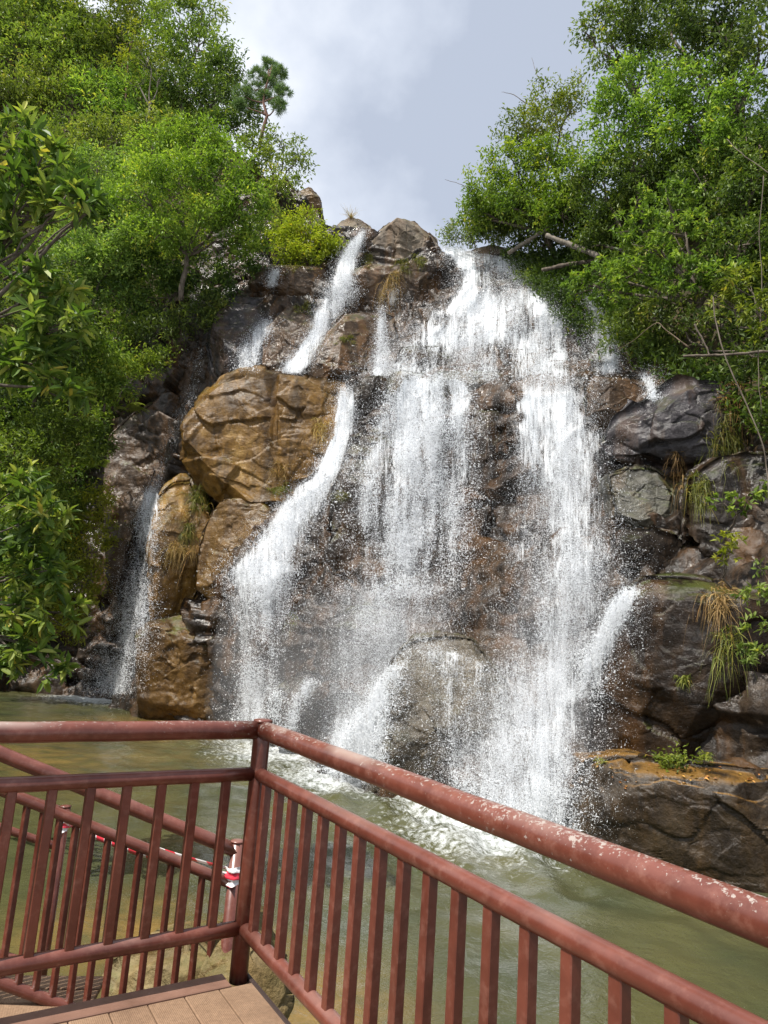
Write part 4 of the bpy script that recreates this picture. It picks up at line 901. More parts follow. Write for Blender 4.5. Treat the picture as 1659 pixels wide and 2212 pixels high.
M['vine'] = bark_mat('brown_vine', (0.05, 0.035, 0.025), (0.20, 0.15, 0.10))

def unit(v): return v / (np.linalg.norm(v, axis=-1, keepdims=True) + 1e-9)
def leaves(pos, d, nrm, L, Wd, tint, kind='diamond', droop=0.15):
    k = len(pos); d = unit(d); s = unit(np.cross(d, nrm)); nn = np.cross(s, d)
    L = np.broadcast_to(L, (k,))[:, None]; Wd = np.broadcast_to(Wd, (k,))[:, None]
    if kind == 'diamond':
        V = np.stack([pos, pos + d * L * 0.45 + s * Wd * 0.5 + nn * Wd * 0.16, pos + d * L - nn * L * droop, pos + d * L * 0.45 - s * Wd * 0.5 + nn * Wd * 0.16], 1)
        F = (np.array([[0, 2, 1], [0, 3, 2]])[None] + (np.arange(k) * 4)[:, None, None]).reshape(-1, 3); m = 4
    else:
        V = np.stack([pos, pos + d * L * 0.28 + s * Wd * 0.42 + nn * Wd * 0.12, pos + d * L * 0.68 + s * Wd * 0.44 + nn * Wd * 0.12 - nn * L * droop * 0.4, pos + d * L - nn * L * droop,
                      pos + d * L * 0.68 - s * Wd * 0.44 + nn * Wd * 0.12 - nn * L * droop * 0.4, pos + d * L * 0.28 - s * Wd * 0.42 + nn * Wd * 0.12], 1)
        F = (np.array([[0, 3, 2, 1], [0, 5, 4, 3]])[None] + (np.arange(k) * 6)[:, None, None]).reshape(-1, 4); m = 6
    return V.reshape(-1, 3), F, np.repeat(tint, m)
def sphere_dirs(k):
    v = rng.normal(0, 1, (k, 3)); return unit(v)
def crown_leaves(blobs, leafL, leafW, cover=2.2, per=26, kind='diamond', spread=1.0, up=0.5, droop=0.18, airy=0.0, seed=0, rosette=False, fill=0.62):
    """blobs: list of (centre xyz, radii xyz)"""
    out = []
    for bi, (c, r) in enumerate(blobs):
        c = np.asarray(c, float); r = np.asarray(r, float); rm = (r[0] * r[2]) ** 0.5
        nleaf = cover * 2.4 * math.pi * rm * rm / (0.55 * leafL * leafW)
        nc = max(6, int(nleaf / per))
        dv = sphere_dirs(int(nc * 1.9)); toward = unit(CAMP - c)
        keepp = (dv @ toward > -0.35) | (rng.random(len(dv)) < 0.35); dv = dv[keepp]
        dv = dv[dv[:, 2] > -0.75 - 0.2 * rng.random(len(dv))][:nc]
        rad = fill + (1 - fill) * rng.random(len(dv)) ** 0.7
        rad = rad * (1 + 0.42 * vnoise(dv * 1.9 + bi * 7.7 + seed, 3) + 0.22 * vnoise(dv * 4.5 + bi * 3.3 + seed, 4))
        if airy: 
            g = vnoise(dv * 3.1 + bi * 5.1 + seed, 7); ok = g > -0.55 + airy * 0.6; dv, rad = dv[ok], rad[ok]
        cc = c + dv * rad[:, None] * r; k = len(cc)
        if k == 0: continue
        tone = np.clip(0.42 + 0.34 * vnoise(cc / (rm * 0.55) + seed, 5) + 0.12 * rng.normal(0, 1, k), 0, 1)
        size = spread * leafL * (1.6 + 1.0 * rng.random(k))
        axis = unit(dv + np.array([0, 0, up]) * 0.8 + 0.45 * rng.normal(0, 1, (k, 3)))
        m = rng.integers(int(per * 0.6), int(per * 1.4) + 1, k); ci = np.repeat(np.arange(k), m); t = rng.random(len(ci))
        out.append((cc, axis, size, tone, ci, t))
    P_, D_, N_, T_, S_ = [], [], [], [], []
    for cc, axis, size, tone, ci, t in out:
        k = len(ci)
        if rosette:
            p = cc[ci] + axis[ci] * (size[ci] * (t * 0.35))[:, None]
            d = unit(axis[ci] * (0.15 + 0.5 * rng.random(k))[:, None] + unit(rng.normal(0, 1, (k, 3))) * 0.95)
        else:
            p = cc[ci] + axis[ci] * (size[ci] * (t - 0.35))[:, None] * 1.2 + rng.normal(0, 1, (k, 3)) * (size[ci] * 0.42)[:, None] * np.array([1, 1, 0.75])
            d = unit(axis[ci] * 0.55 + rng.normal(0, 1, (k, 3)) * 0.75 + np.array([0, 0, -0.12]))
        nn = unit(np.array([0, 0, 1.0]) + 0.35 * axis[ci] + 0.45 * rng.normal(0, 1, (k, 3)))
        P_.append(p); D_.append(d); N_.append(nn); S_.append(0.7 + 0.6 * rng.random(k))
        T_.append(np.clip(tone[ci] + 0.15 * rng.normal(0, 1, k) + 0.10 * t, 0, 1))
    p, d, nn, t, s = map(np.concatenate, (P_, D_, N_, T_, S_))
    return leaves(p, d, nn, leafL * s, leafW * s, t, kind, droop)
def limb(a, b, r0, r1, n_=9, wob=0.08, sag=0.0):
    t = np.linspace(0, 1, n_); L = np.linalg.norm(np.asarray(b) - a); p = np.asarray(a) + (np.asarray(b) - a) * t[:, None]
    w = np.stack([np.interp(t, np.linspace(0, 1, 5), rng.normal(0, wob * L * 0.5, 5)) for _ in range(3)], 1); w[:, 2] *= 0.4
    p = p + w * np.sin(t * math.pi)[:, None]; p[:, 2] += sag * np.sin(t * math.pi)
    return tube(p, r0 + (r1 - r0) * t, 8)
def px_blobs(bl, dfac=0.85):
    out = []
    for u, v, y, ru, rv in bl:
        c = P(u, v, y); s = y / F_PX; out.append((c, (ru * s, min(ru, rv) * s * dfac + 0.15, rv * s)))
    return out
def plant(name, label, cat, bl, mat, leafL, leafW, base=None, trunk_r=0.10, bark='bark', group=None, limbs=True, twigs=5, fork=0.45, **kw):
    bs = px_blobs(bl); cen = np.mean([b[0] for b in bs], 0)
    if base is None:
        low = min(bs, key=lambda b: b[0][2]); base = low[0] + np.array([0, 0.5, -low[1][2] * 1.1])
    base = np.asarray(base, float)
    root = empty(name, base, label, cat, group)
    V, F, T = crown_leaves(bs, leafL, leafW, seed=rng.uniform(0, 99), **kw)
    obj_np('crown' if limbs and trunk_r > 0.035 else 'foliage', V, F, M[mat], root, smooth=False, attrs={'tint': T})
    parts = []
    if limbs:
        f = base + (cen - base) * fork + rng.normal(0, 0.1, 3)
        parts.append(limb(base, f, trunk_r, trunk_r * 0.75, 9, 0.06))
        for c, r in bs:
            tip = np.asarray(c) + np.array([0, 0, 0.2]) * r
            parts.append(limb(f, tip, trunk_r * 0.6, trunk_r * 0.16, 9, 0.10))
            for _ in range(twigs):
                e = np.asarray(c) + sphere_dirs(1)[0] * np.asarray(r) * 0.85
                parts.append(limb(tip + (f - tip) * rng.uniform(0.0, 0.4), e, trunk_r * 0.22, trunk_r * 0.07, 6, 0.12))
        V, Fs = join(parts); obj_np('trunk' if trunk_r > 0.035 else 'stem', V, Fs, M[bark], root)
    return root

# ---- left hillside, far
FG = 'trees high on the left hillside'
plant('leafy_tree', 'olive tree filling the top left corner of the hillside', 'tree', [(50, 50, 41, 120, 90), (-40, 130, 40, 100, 90), (130, 130, 40.5, 95, 75)], 'leaf_olive', 0.30, 0.12, P(40, 260, 40.5), 0.22, group=FG, cover=1.9)
plant('leafy_tree', 'tall dark tree with thin pale trunk, second along the top of the left hill', 'tree', [(235, 30, 40, 105, 70), (250, 110, 39.5, 90, 60), (300, -20, 41, 100, 60)], 'leaf_mid', 0.28, 0.10, P(300, 250, 39), 0.16, 'deadwood', group=FG, cover=1.7, airy=0.35)
plant('leafy_tree', 'tall loose tree against the sky, above the pine', 'tree', [(385, 40, 38, 85, 60), (430, 105, 37.5, 75, 55), (350, 120, 38, 70, 60), (455, 160, 37, 55, 50)], 'leaf_mid', 0.27, 0.10, P(390, 290, 37), 0.17, group=FG, cover=1.6, airy=0.4)
plant('leafy_tree', 'airy twig tips of a thin tree poking out against the sky at the top', 'tree', [(440, 8, 37.5, 45, 26), (465, 30, 37, 25, 20)], 'leaf_mid', 0.24, 0.09, P(400, 160, 37.5), 0.07, group=FG, cover=1.0, airy=0.6)
plant('leafy_tree', 'dark round tree just left of the pine', 'tree', [(470, 215, 36, 55, 45), (415, 205, 36.5, 65, 55), (480, 140, 36.5, 38, 45)], 'leaf_dark', 0.26, 0.10, P(450, 310, 36), 0.14, group=FG, cover=2.0)
plant('leafy_tree', 'yellowish scrub tree low on the left hill over a brown bare patch', 'tree', [(70, 235, 38.5, 90, 60), (10, 210, 38, 90, 70), (120, 190, 39, 60, 40)], 'leaf_olive', 0.27, 0.11, P(60, 340, 38), 0.12, group=FG, cover=1.6, airy=0.3)
plant('leafy_tree', 'thin twiggy tree with bare grey branches in the middle of the left hill', 'tree', [(215, 205, 38, 70, 50), (310, 215, 37.5, 75, 50), (260, 262, 37, 80, 40)], 'leaf_mid', 0.26, 0.09, P(290, 330, 37), 0.13, 'deadwood', group=FG, cover=1.4, airy=0.45)
plant('leafy_tree', 'low dark scrub tree between the pine and the bright airy tree', 'tree', [(390, 285, 35.5, 70, 35), (470, 275, 35.5, 50, 35), (530, 262, 35, 40, 30)], 'leaf_dark', 0.24, 0.09, P(450, 340, 35), 0.10, group=FG, cover=1.9)
plant('leafy_tree', 'thin leafed tree leaning into the sky right of the pine', 'tree', [(615, 318, 33.5, 45, 42), (645, 345, 33.3, 28, 38), (590, 365, 33, 55, 45), (550, 330, 33.5, 45, 40)], 'leaf_olive', 0.22, 0.08, P(600, 450, 32.5), 0.10, group=FG, cover=1.25, airy=0.5)
plant('leafy_tree', 'thin bare pale trunked tree standing in front of the dark trees, below the sky', 'tree', [(318, 130, 36.2, 40, 36), (350, 165, 36.0, 36, 28), (290, 175, 36.4, 34, 30)], 'leaf_olive', 0.24, 0.08, P(318, 275, 36.3), 0.10, 'deadwood', group=FG, cover=0.35, airy=0.5, twigs=9, fork=0.35)
plant('leafy_tree', 'reddish thin trunked sapling left of the bare pale trunked tree', 'tree', [(285, 90, 36.8, 36, 40), (262, 140, 37, 36, 26)], 'leaf_yellow', 0.22, 0.08, P(268, 255, 36.8), 0.09, 'bark_red', group=FG, cover=0.5, airy=0.5, twigs=6, fork=0.6)
# pine
def pine():
    pts = [(560, 318), (568, 280), (577, 250), (569, 222), (572, 195), (582, 165), (588, 140)]
    y = 34.0; tr = np.array([P(u, v, y) for u, v in pts]); root = empty('pine_tree', tr[0], 'lone crooked pine with tufted crown against the sky', 'tree', FG)
    parts = [tube(tr, np.linspace(0.11, 0.03, len(tr)), 10)]
    cl = [(585, 142, 26, 16), (605, 160, 22, 14), (560, 165, 25, 15), (590, 182, 24, 13), (548, 192, 26, 15), (525, 205, 24, 14), (612, 200, 18, 16), (602, 232, 16, 18), (545, 225, 24, 14), (518, 228, 16, 12), (575, 210, 20, 12)]
    Pn, Dn, Tn = [], [], []
    for u, v, ru, rv in cl:
        c = P(u, v, y + rng.uniform(-1.2, 1.2)); parts.append(limb(tr[np.argmin(np.abs(np.array(pts)[:, 1] - v - 12))], c, 0.045, 0.012, 7, 0.12))
        s = y / F_PX
        for _ in range(34):
            q = c + sphere_dirs(1)[0] * np.array([ru * s, ru * s * 0.9, rv * s]) * rng.uniform(0.4, 1.0); k = 34
            ax = unit(q - c + np.array([0, 0, 0.35])); d = unit(ax * 0.8 + rng.normal(0, 0.62, (k, 3)))
            Pn.append(np.repeat(q[None], k, 0)); Dn.append(d); Tn.append(np.clip(rng.normal(0.5, 0.22, k), 0, 1))
    p, d, t = np.concatenate(Pn), np.concatenate(Dn), np.concatenate(Tn)
    V, F, T = leaves(p, d, rng.normal(0, 1, p.shape), rng.uniform(0.22, 0.36, len(p)), 0.022, t, 'diamond', 0.05)
    obj_np('crown', V, F, M['needle'], root, smooth=False, attrs={'tint': T})
    V, Fs = join(parts); obj_np('trunk', V, Fs, M['bark_red'], root)
pine()
# ---- left hillside, middle distance
plant('leafy_tree', 'large bright green airy tree in the middle of the left slope', 'tree', [(420, 300, 27, 90, 40), (330, 325, 27.5, 70, 50), (480, 355, 26.5, 80, 50), (385, 390, 26.3, 100, 60), (300, 420, 27.2, 60, 60), (530, 440, 26.8, 60, 60), (440, 470, 26.5, 85, 55), (345, 500, 27, 75, 50), (540, 520, 27.5, 45, 45)],
      'leaf_bright', 0.17, 0.068, P(390, 650, 28), 0.13, cover=1.7, airy=0.35, fill=0.5, twigs=8)
plant('shrub', 'pale green shrub between the bright airy tree and the big leaved branches', 'shrub', [(195, 370, 29, 75, 55), (250, 440, 28.6, 65, 55), (180, 470, 28.8, 65, 55)], 'leaf_pale', 0.18, 0.08, P(210, 560, 29), 0.07, cover=2.0)
plant('shrub', 'greyish green shrub on the left slope above the pale green one', 'shrub', [(110, 320, 31, 80, 45), (220, 300, 32, 70, 40), (330, 270, 33, 60, 30)], 'leaf_olive', 0.2, 0.08, P(200, 400, 31), 0.06, cover=1.8)
plant('shrub', 'lush pale shrub hanging below the bright airy tree', 'shrub', [(160, 560, 27.5, 65, 55), (230, 570, 27.8, 70, 45), (280, 520, 28, 60, 45)], 'leaf_pale', 0.17, 0.075, P(200, 660, 28), 0.06, cover=2.1)
plant('shrub', 'bright yellow green bush beside the tan crest rocks', 'shrub', [(655, 495, 30.2, 50, 36), (695, 520, 29.8, 40, 34), (615, 530, 30.2, 36, 36), (660, 550, 29.8, 55, 26), (720, 540, 29.8, 22, 26)], 'leaf_yellow', 0.17, 0.06, P(670, 590, 30), 0.05, cover=1.8, airy=0.2)
plant('shrub', 'small olive shrub under the orange outcrop on the skyline', 'shrub', [(600, 420, 32, 40, 36), (575, 480, 31, 40, 45), (640, 395, 32.6, 24, 18)], 'leaf_olive', 0.2, 0.08, P(600, 480, 31.5), 0.05, cover=1.6)
DG = 'shrubs in the shade of the left slope'  # the dark leaves in this group carry the canopy shade in their colour
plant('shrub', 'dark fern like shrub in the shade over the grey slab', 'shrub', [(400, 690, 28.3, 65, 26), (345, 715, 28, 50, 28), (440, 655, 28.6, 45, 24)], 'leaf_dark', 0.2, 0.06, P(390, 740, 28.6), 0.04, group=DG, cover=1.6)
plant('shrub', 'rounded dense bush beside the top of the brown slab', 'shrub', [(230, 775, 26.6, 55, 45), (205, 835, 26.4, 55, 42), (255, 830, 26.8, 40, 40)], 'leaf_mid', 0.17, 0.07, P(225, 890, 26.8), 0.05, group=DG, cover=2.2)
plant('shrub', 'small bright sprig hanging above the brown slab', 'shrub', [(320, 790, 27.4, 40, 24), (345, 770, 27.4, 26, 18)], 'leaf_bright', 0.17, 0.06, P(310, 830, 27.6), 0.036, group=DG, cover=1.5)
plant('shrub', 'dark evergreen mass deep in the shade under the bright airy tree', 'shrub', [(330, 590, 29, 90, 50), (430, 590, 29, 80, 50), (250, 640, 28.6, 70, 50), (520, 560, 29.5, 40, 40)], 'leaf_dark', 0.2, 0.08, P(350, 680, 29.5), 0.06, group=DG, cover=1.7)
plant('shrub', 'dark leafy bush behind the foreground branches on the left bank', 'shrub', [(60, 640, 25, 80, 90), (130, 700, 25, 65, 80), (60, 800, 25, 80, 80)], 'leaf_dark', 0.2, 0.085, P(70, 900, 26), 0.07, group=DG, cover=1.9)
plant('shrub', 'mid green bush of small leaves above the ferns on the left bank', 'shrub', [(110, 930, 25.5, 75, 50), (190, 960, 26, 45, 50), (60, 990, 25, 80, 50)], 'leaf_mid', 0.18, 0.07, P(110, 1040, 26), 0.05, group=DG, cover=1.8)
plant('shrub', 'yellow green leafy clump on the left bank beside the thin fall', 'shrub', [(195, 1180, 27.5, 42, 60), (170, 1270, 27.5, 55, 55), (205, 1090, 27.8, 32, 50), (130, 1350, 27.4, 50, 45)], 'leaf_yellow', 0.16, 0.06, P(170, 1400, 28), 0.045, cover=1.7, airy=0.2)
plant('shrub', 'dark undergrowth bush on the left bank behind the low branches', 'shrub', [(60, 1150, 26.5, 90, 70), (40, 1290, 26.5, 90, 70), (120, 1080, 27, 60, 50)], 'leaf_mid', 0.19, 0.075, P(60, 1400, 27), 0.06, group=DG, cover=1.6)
# ferns
def fern(label, base, nf, L, mat='leaf_bright', group='ferns on the left bank'):
    root = empty('fern', base, label, 'fern', group); Vs, Fs, Ts, o = [], [], [], 0; st = []
    for _ in range(nf):
        az = rng.uniform(0, 2 * math.pi); d = np.array([math.cos(az), math.sin(az) - 0.35, 0]); t = np.linspace(0, 1, 12); l = L * rng.uniform(0.7, 1.1)
        sp = base + d * (l * t)[:, None] + np.array([0, 0, 1]) * (l * (0.75 * t - 0.75 * t * t))[:, None]; st.append(tube(sp, np.linspace(0.008, 0.003, 12), 5))
        tt = np.linspace(0.08, 1, 26); q = np.stack([np.interp(tt, t, sp[:, j]) for j in range(3)], 1); sd = np.cross(d, [0, 0, 1.0])
        for s in (-1, 1):
            dd = unit(sd * s + d * 0.45 + np.array([0, 0, -0.15])); k = len(tt)
            V, F, T = leaves(q, np.repeat(dd[None], k, 0), np.repeat(np.array([[0, 0, 1.0]]), k, 0), l * 0.30 * (1.05 - tt) + 0.02, l * 0.05, np.full(k, rng.uniform(0.4, 0.9)), 'diamond', 0.15)
            Vs.append(V); Fs.append(F + o); Ts.append(T); o += len(V)
    obj_np('fronds', np.concatenate(Vs), np.concatenate(Fs), M[mat], root, smooth=False, attrs={'tint': np.concatenate(Ts)})
    V, F = join(st); obj_np('stem', V, F, M['vine'], root)
def on(u, v, dy=0.15):
    h = hit(u, v); q = h[0].copy(); q -= h[2] * dy; return q
fern('pale fern arching over the top of the brown slab', P(275, 885, 26.6), 7, 1.0, 'leaf_pale')
fern('bright fern spreading at the edge of the shade, left of the brown slab', P(215, 1010, 26.6), 8, 1.0)
fern('low fern on the left bank beside the yellow green clump', P(190, 1120, 26.9), 8, 0.9)
fern('fern drooping beneath the rounded dense bush', P(150, 985, 25.6), 7, 0.9)
# ---- left foreground: branches with large leaves
plant('broadleaf_tree', 'foreground tree with large glossy leaves reaching in from the left edge', 'tree', [(40, 300, 7.6, 60, 40), (90, 345, 7.4, 70, 40), (150, 420, 7.2, 65, 34), (70, 430, 7.4, 75, 50), (200, 455, 7.1, 42, 26), (20, 380, 7.6, 60, 60), (30, 520, 7.7, 60, 50), (90, 640, 7.6, 62, 55), (125, 720, 7.5, 55, 60), (70, 790, 7.7, 65, 60), (130, 840, 7.6, 45, 40)],
      'leaf_big', 0.20, 0.060, P(-330, 900, 7.8), 0.07, kind='long', rosette=True, per=11, cover=2.6, spread=0.8, droop=0.22, airy=0.05, fill=0.35, twigs=3, fork=0.15)
plant('broadleaf_tree', 'low foreground branches with large leaves hanging over the pool edge at the left', 'tree', [(40, 1060, 9.2, 75, 50), (95, 1120, 9.0, 65, 45), (40, 1190, 9.2, 70, 50), (110, 1240, 9.0, 50, 45), (50, 1310, 9.0, 70, 50), (130, 1330, 8.9, 40, 36), (60, 1400, 8.9, 55, 36), (110, 1440, 8.8, 36, 26), (20, 1440, 8.9, 34, 30)],
      'leaf_big', 0.18, 0.062, P(-320, 1300, 9.2), 0.05, kind='long', rosette=True, per=10, cover=1.9, spread=0.8, droop=0.2, airy=0.1, fill=0.3, twigs=3, fork=0.15)
# ---- right side
RG = 'trees of the right wall of the gorge'
plant('leafy_tree', 'dark tree filling the top right corner', 'tree', [(1430, 40, 20.5, 120, 60), (1560, 30, 18.5, 120, 70), (1640, 110, 17.6, 80, 80), (1530, 110, 19.5, 90, 55)], 'leaf_dark', 0.17, 0.072, P(1640, 420, 18.6), 0.17, group=RG, cover=1.9)
plant('leafy_tree', 'tree leaning out into the sky at the top right', 'tree', [(1300, 55, 22, 45, 36), (1345, 25, 21.5, 60, 34), (1320, 105, 21.8, 50, 36), (1390, 110, 21.3, 60, 45), (1265, 70, 22.2, 22, 15)], 'leaf_mid', 0.17, 0.065, P(1420, 320, 21.5), 0.12, group=RG, cover=1.6, airy=0.3)
plant('leafy_tree', 'sunlit olive green tree in the upper right under the leaning one', 'tree', [(1380, 185, 21, 90, 60), (1330, 250, 22, 70, 50), (1430, 260, 20.5, 85, 60), (1350, 330, 21.6, 80, 50)], 'leaf_mid', 0.16, 0.065, P(1400, 520, 21.5), 0.14, group=RG, cover=1.7)
plant('leafy_tree', 'glossy sunlit tree under the top right corner', 'tree', [(1520, 185, 19, 85, 60), (1600, 230, 18, 75, 65), (1490, 280, 19.4, 80, 55), (1580, 320, 18.2, 70, 55)], 'leaf_mid', 0.16, 0.068, P(1560, 520, 18.8), 0.14, group=RG, cover=1.7)
plant('leafy_tree', 'feathery pale tree on the skyline right of the notch', 'tree', [(1190, 220, 25, 50, 42), (1130, 265, 25.6, 40, 36), (1235, 215, 24.5, 38, 36), (1180, 280, 25, 65, 36), (1105, 300, 25.8, 28, 22)], 'leaf_broad', 0.17, 0.06, P(1220, 430, 25), 0.10, group=RG, cover=1.5, airy=0.35)
plant('leafy_tree', 'broad yellow green tree over the head of the upper cascade', 'tree', [(1110, 360, 25.3, 60, 46), (1180, 345, 24.6, 70, 42), (1060, 420, 26, 50, 50), (1140, 430, 25, 80, 46), (1240, 390, 24, 65, 46), (1030, 470, 27, 35, 34), (1220, 460, 24.2, 70, 38)], 'leaf_broad', 0.16, 0.062, P(1200, 560, 26), 0.14, group=RG, cover=1.7)
plant('shrub', 'low feathery shrubs at the notch beside the head of the upper cascade', 'shrub', [(1000, 495, 28.6, 38, 22), (1045, 510, 28.2, 45, 20), (985, 515, 28.8, 22, 14), (1090, 505, 27.6, 35, 24)], 'leaf_pale', 0.17, 0.05, P(1030, 545, 28.4), 0.04, cover=1.5)
plant('leafy_tree', 'deep green tree in the middle of the right wall', 'tree', [(1300, 400, 22.3, 70, 55), (1400, 380, 20.8, 85, 60), (1330, 480, 22, 70, 46), (1290, 530, 22.6, 55, 30)], 'leaf_dark', 0.16, 0.068, P(1380, 640, 21.6), 0.14, group=RG, cover=1.8)
plant('leafy_tree', 'dark tree tangled with dead stems near the right edge', 'tree', [(1520, 390, 18.8, 75, 60), (1610, 420, 17.5, 75, 75), (1640, 320, 17.4, 60, 60), (1600, 530, 16.6, 70, 50)], 'leaf_dark', 0.15, 0.065, P(1600, 720, 17.2), 0.14, group=RG, cover=1.8)
plant('leafy_tree', 'bright leaved tree reaching over the side of the upper cascade', 'tree', [(1440, 430, 17.6, 75, 44), (1380, 500, 18, 65, 44), (1480, 510, 17.2, 85, 50), (1300, 600, 18.8, 60, 34), (1250, 620, 19.2, 34, 24), (1380, 590, 18, 80, 46), (1480, 600, 17, 80, 48), (1340, 650, 18.4, 60, 30), (1560, 600, 16.4, 60, 44)], 'leaf_mid', 0.15, 0.058, P(1600, 760, 17), 0.12, group=RG, cover=1.5, rosette=True, per=14, fill=0.5)
plant('shrub', 'near sprays of bright leaves at the right edge above the vines', 'shrub', [(1610, 610, 12.4, 62, 36), (1640, 670, 12, 50, 40), (1560, 650, 12.8, 36, 26), (1655, 730, 11.8, 30, 36)], 'leaf_bright', 0.13, 0.05, P(1760, 800, 12), 0.05, cover=1.3, rosette=True, per=12, fill=0.4)
plant('shrub', 'shaded hanging bush beneath the bright leaved tree', 'shrub', [(1460, 680, 17.4, 70, 34), (1560, 700, 16.2, 70, 40), (1640, 780, 14.5, 45, 40), (1400, 680, 18, 50, 26)], 'leaf_dark', 0.15, 0.06, P(1560, 780, 17), 0.05, cover=1.4)
SG = 'small shrubs at the right edge'
plant('shrub', 'small bright sapling on the right rocks above the great brown rock', 'shrub', [(1585, 1172, 10.8, 36, 18), (1570, 1200, 10.9, 24, 14)], 'leaf_yellow', 0.10, 0.045, P(1580, 1270, 11.2), 0.02, group=SG, cover=1.2, rosette=True, per=9, fill=0.3)
plant('shrub', 'leafy sprays at the right edge beside the dry grass', 'shrub', [(1645, 1290, 9.6, 40, 22), (1650, 1350, 9.4, 40, 22), (1640, 1420, 9.3, 36, 22), (1655, 1225, 9.8, 26, 18)], 'leaf_pale', 0.10, 0.042, P(1740, 1420, 9.6), 0.03, group=SG, cover=1.3, rosette=True, per=9, fill=0.3)
plant('shrub', 'round leaved plant in the shade under the hanging vines', 'shrub', [(1555, 1085, 12.8, 24, 20), (1590, 1100, 12.6, 20, 16), (1640, 1060, 12, 20, 20)], 'leaf_mid', 0.13, 0.08, P(1575, 1150, 13), 0.02, group=SG, cover=1.0, rosette=True, per=7, fill=0.3)
plant('shrub', 'low green herbs growing along the back of the ochre topped ledge', 'shrub', [(1445, 1640, 11.6, 26, 9), (1490, 1632, 11.4, 26, 12), (1425, 1645, 11.7, 14, 8)], 'leaf_bright', 0.07, 0.035, P(1470, 1655, 11.6), 0.01, group=SG, cover=1.5, limbs=False)
plant('shrub', 'dense green shrubs behind the pale fallen logs at the head of the cascade', 'shrub', [(1120, 475, 27, 60, 30), (1200, 490, 25.5, 60, 36), (1270, 500, 24.5, 50, 40), (1160, 515, 26.4, 50, 22), (1060, 490, 28, 40, 24)], 'leaf_dark', 0.17, 0.07, P(1180, 560, 26), 0.05, cover=2.0)
plant('shrub', 'olive bush filling the slope under the broad yellow green tree', 'shrub', [(1090, 440, 27.2, 60, 40), (1040, 455, 28, 40, 36), (1150, 460, 26.6, 70, 30), (1230, 440, 25.4, 60, 36)], 'leaf_mid', 0.17, 0.07, P(1130, 520, 27), 0.05, cover=2.0)
# undergrowth over the soil of both hillsides
fc = front[(idx[:NZ - 1, :-1]).ravel()]; sl_ = soil[(idx[:NZ - 1, :-1]).ravel()]
def scatter(mask, nlf, L, Wd, mat, name, label, off=0.7, cat='undergrowth'):
    c = fc[mask]; i = rng.integers(0, len(c), nlf // 9); q = c[i]; nrm = Nn.reshape(-1, 3)[(idx[:NZ - 1, :-1]).ravel()][mask][i]
    q = q + nrm * (rng.random(len(q)) ** 1.3 * off)[:, None] + rng.normal(0, 0.08, q.shape)
    tone = np.clip(0.42 + 0.4 * vnoise(q / 1.6, 12) + 0.12 * rng.normal(0, 1, len(q)), 0, 1)
    ci = np.repeat(np.arange(len(q)), 9); p = q[ci] + rng.normal(0, L * 0.7, (len(ci), 3)); k = len(ci)
    d = unit(nrm[ci] * 0.6 + rng.normal(0, 0.7, (k, 3))); nn = unit(np.array([0, 0, 1.0]) + 0.5 * rng.normal(0, 1, (k, 3)))
    s = rng.uniform(0.6, 1.3, k); V, F, T = leaves(p, d, nn, L * s, Wd * s, np.clip(tone[ci] + 0.14 * rng.normal(0, 1, k), 0, 1))
    o = obj_np(name, V, F, M[mat], None, smooth=False, attrs={'tint': T}); tag(o, label, cat, kind='stuff')
g1 = vnoise(fc / 2.2, 31)
left = (sl_ > 0.3) & (fc[:, 0] < 0); right = (sl_ > 0.3) & (fc[:, 0] > 0)
scatter(left & (g1 > -0.45), 90000, 0.26, 0.10, 'leaf_olive', 'undergrowth', 'dense olive green scrub covering the left hillside', 0.9)
scatter(left & (g1 < 0.1) & (fc[:, 2] < 18), 40000, 0.22, 0.09, 'leaf_dark', 'undergrowth', 'mixed green plants covering the lower left bank', 0.7)  # darker leaf colour stands in for shade under the trees
scatter(right & (g1 > -0.5) & (fc[:, 0] < 12), 60000, 0.17, 0.07, 'leaf_dark', 'undergrowth', 'dark leafy scrub covering the right wall under the trees', 0.7)
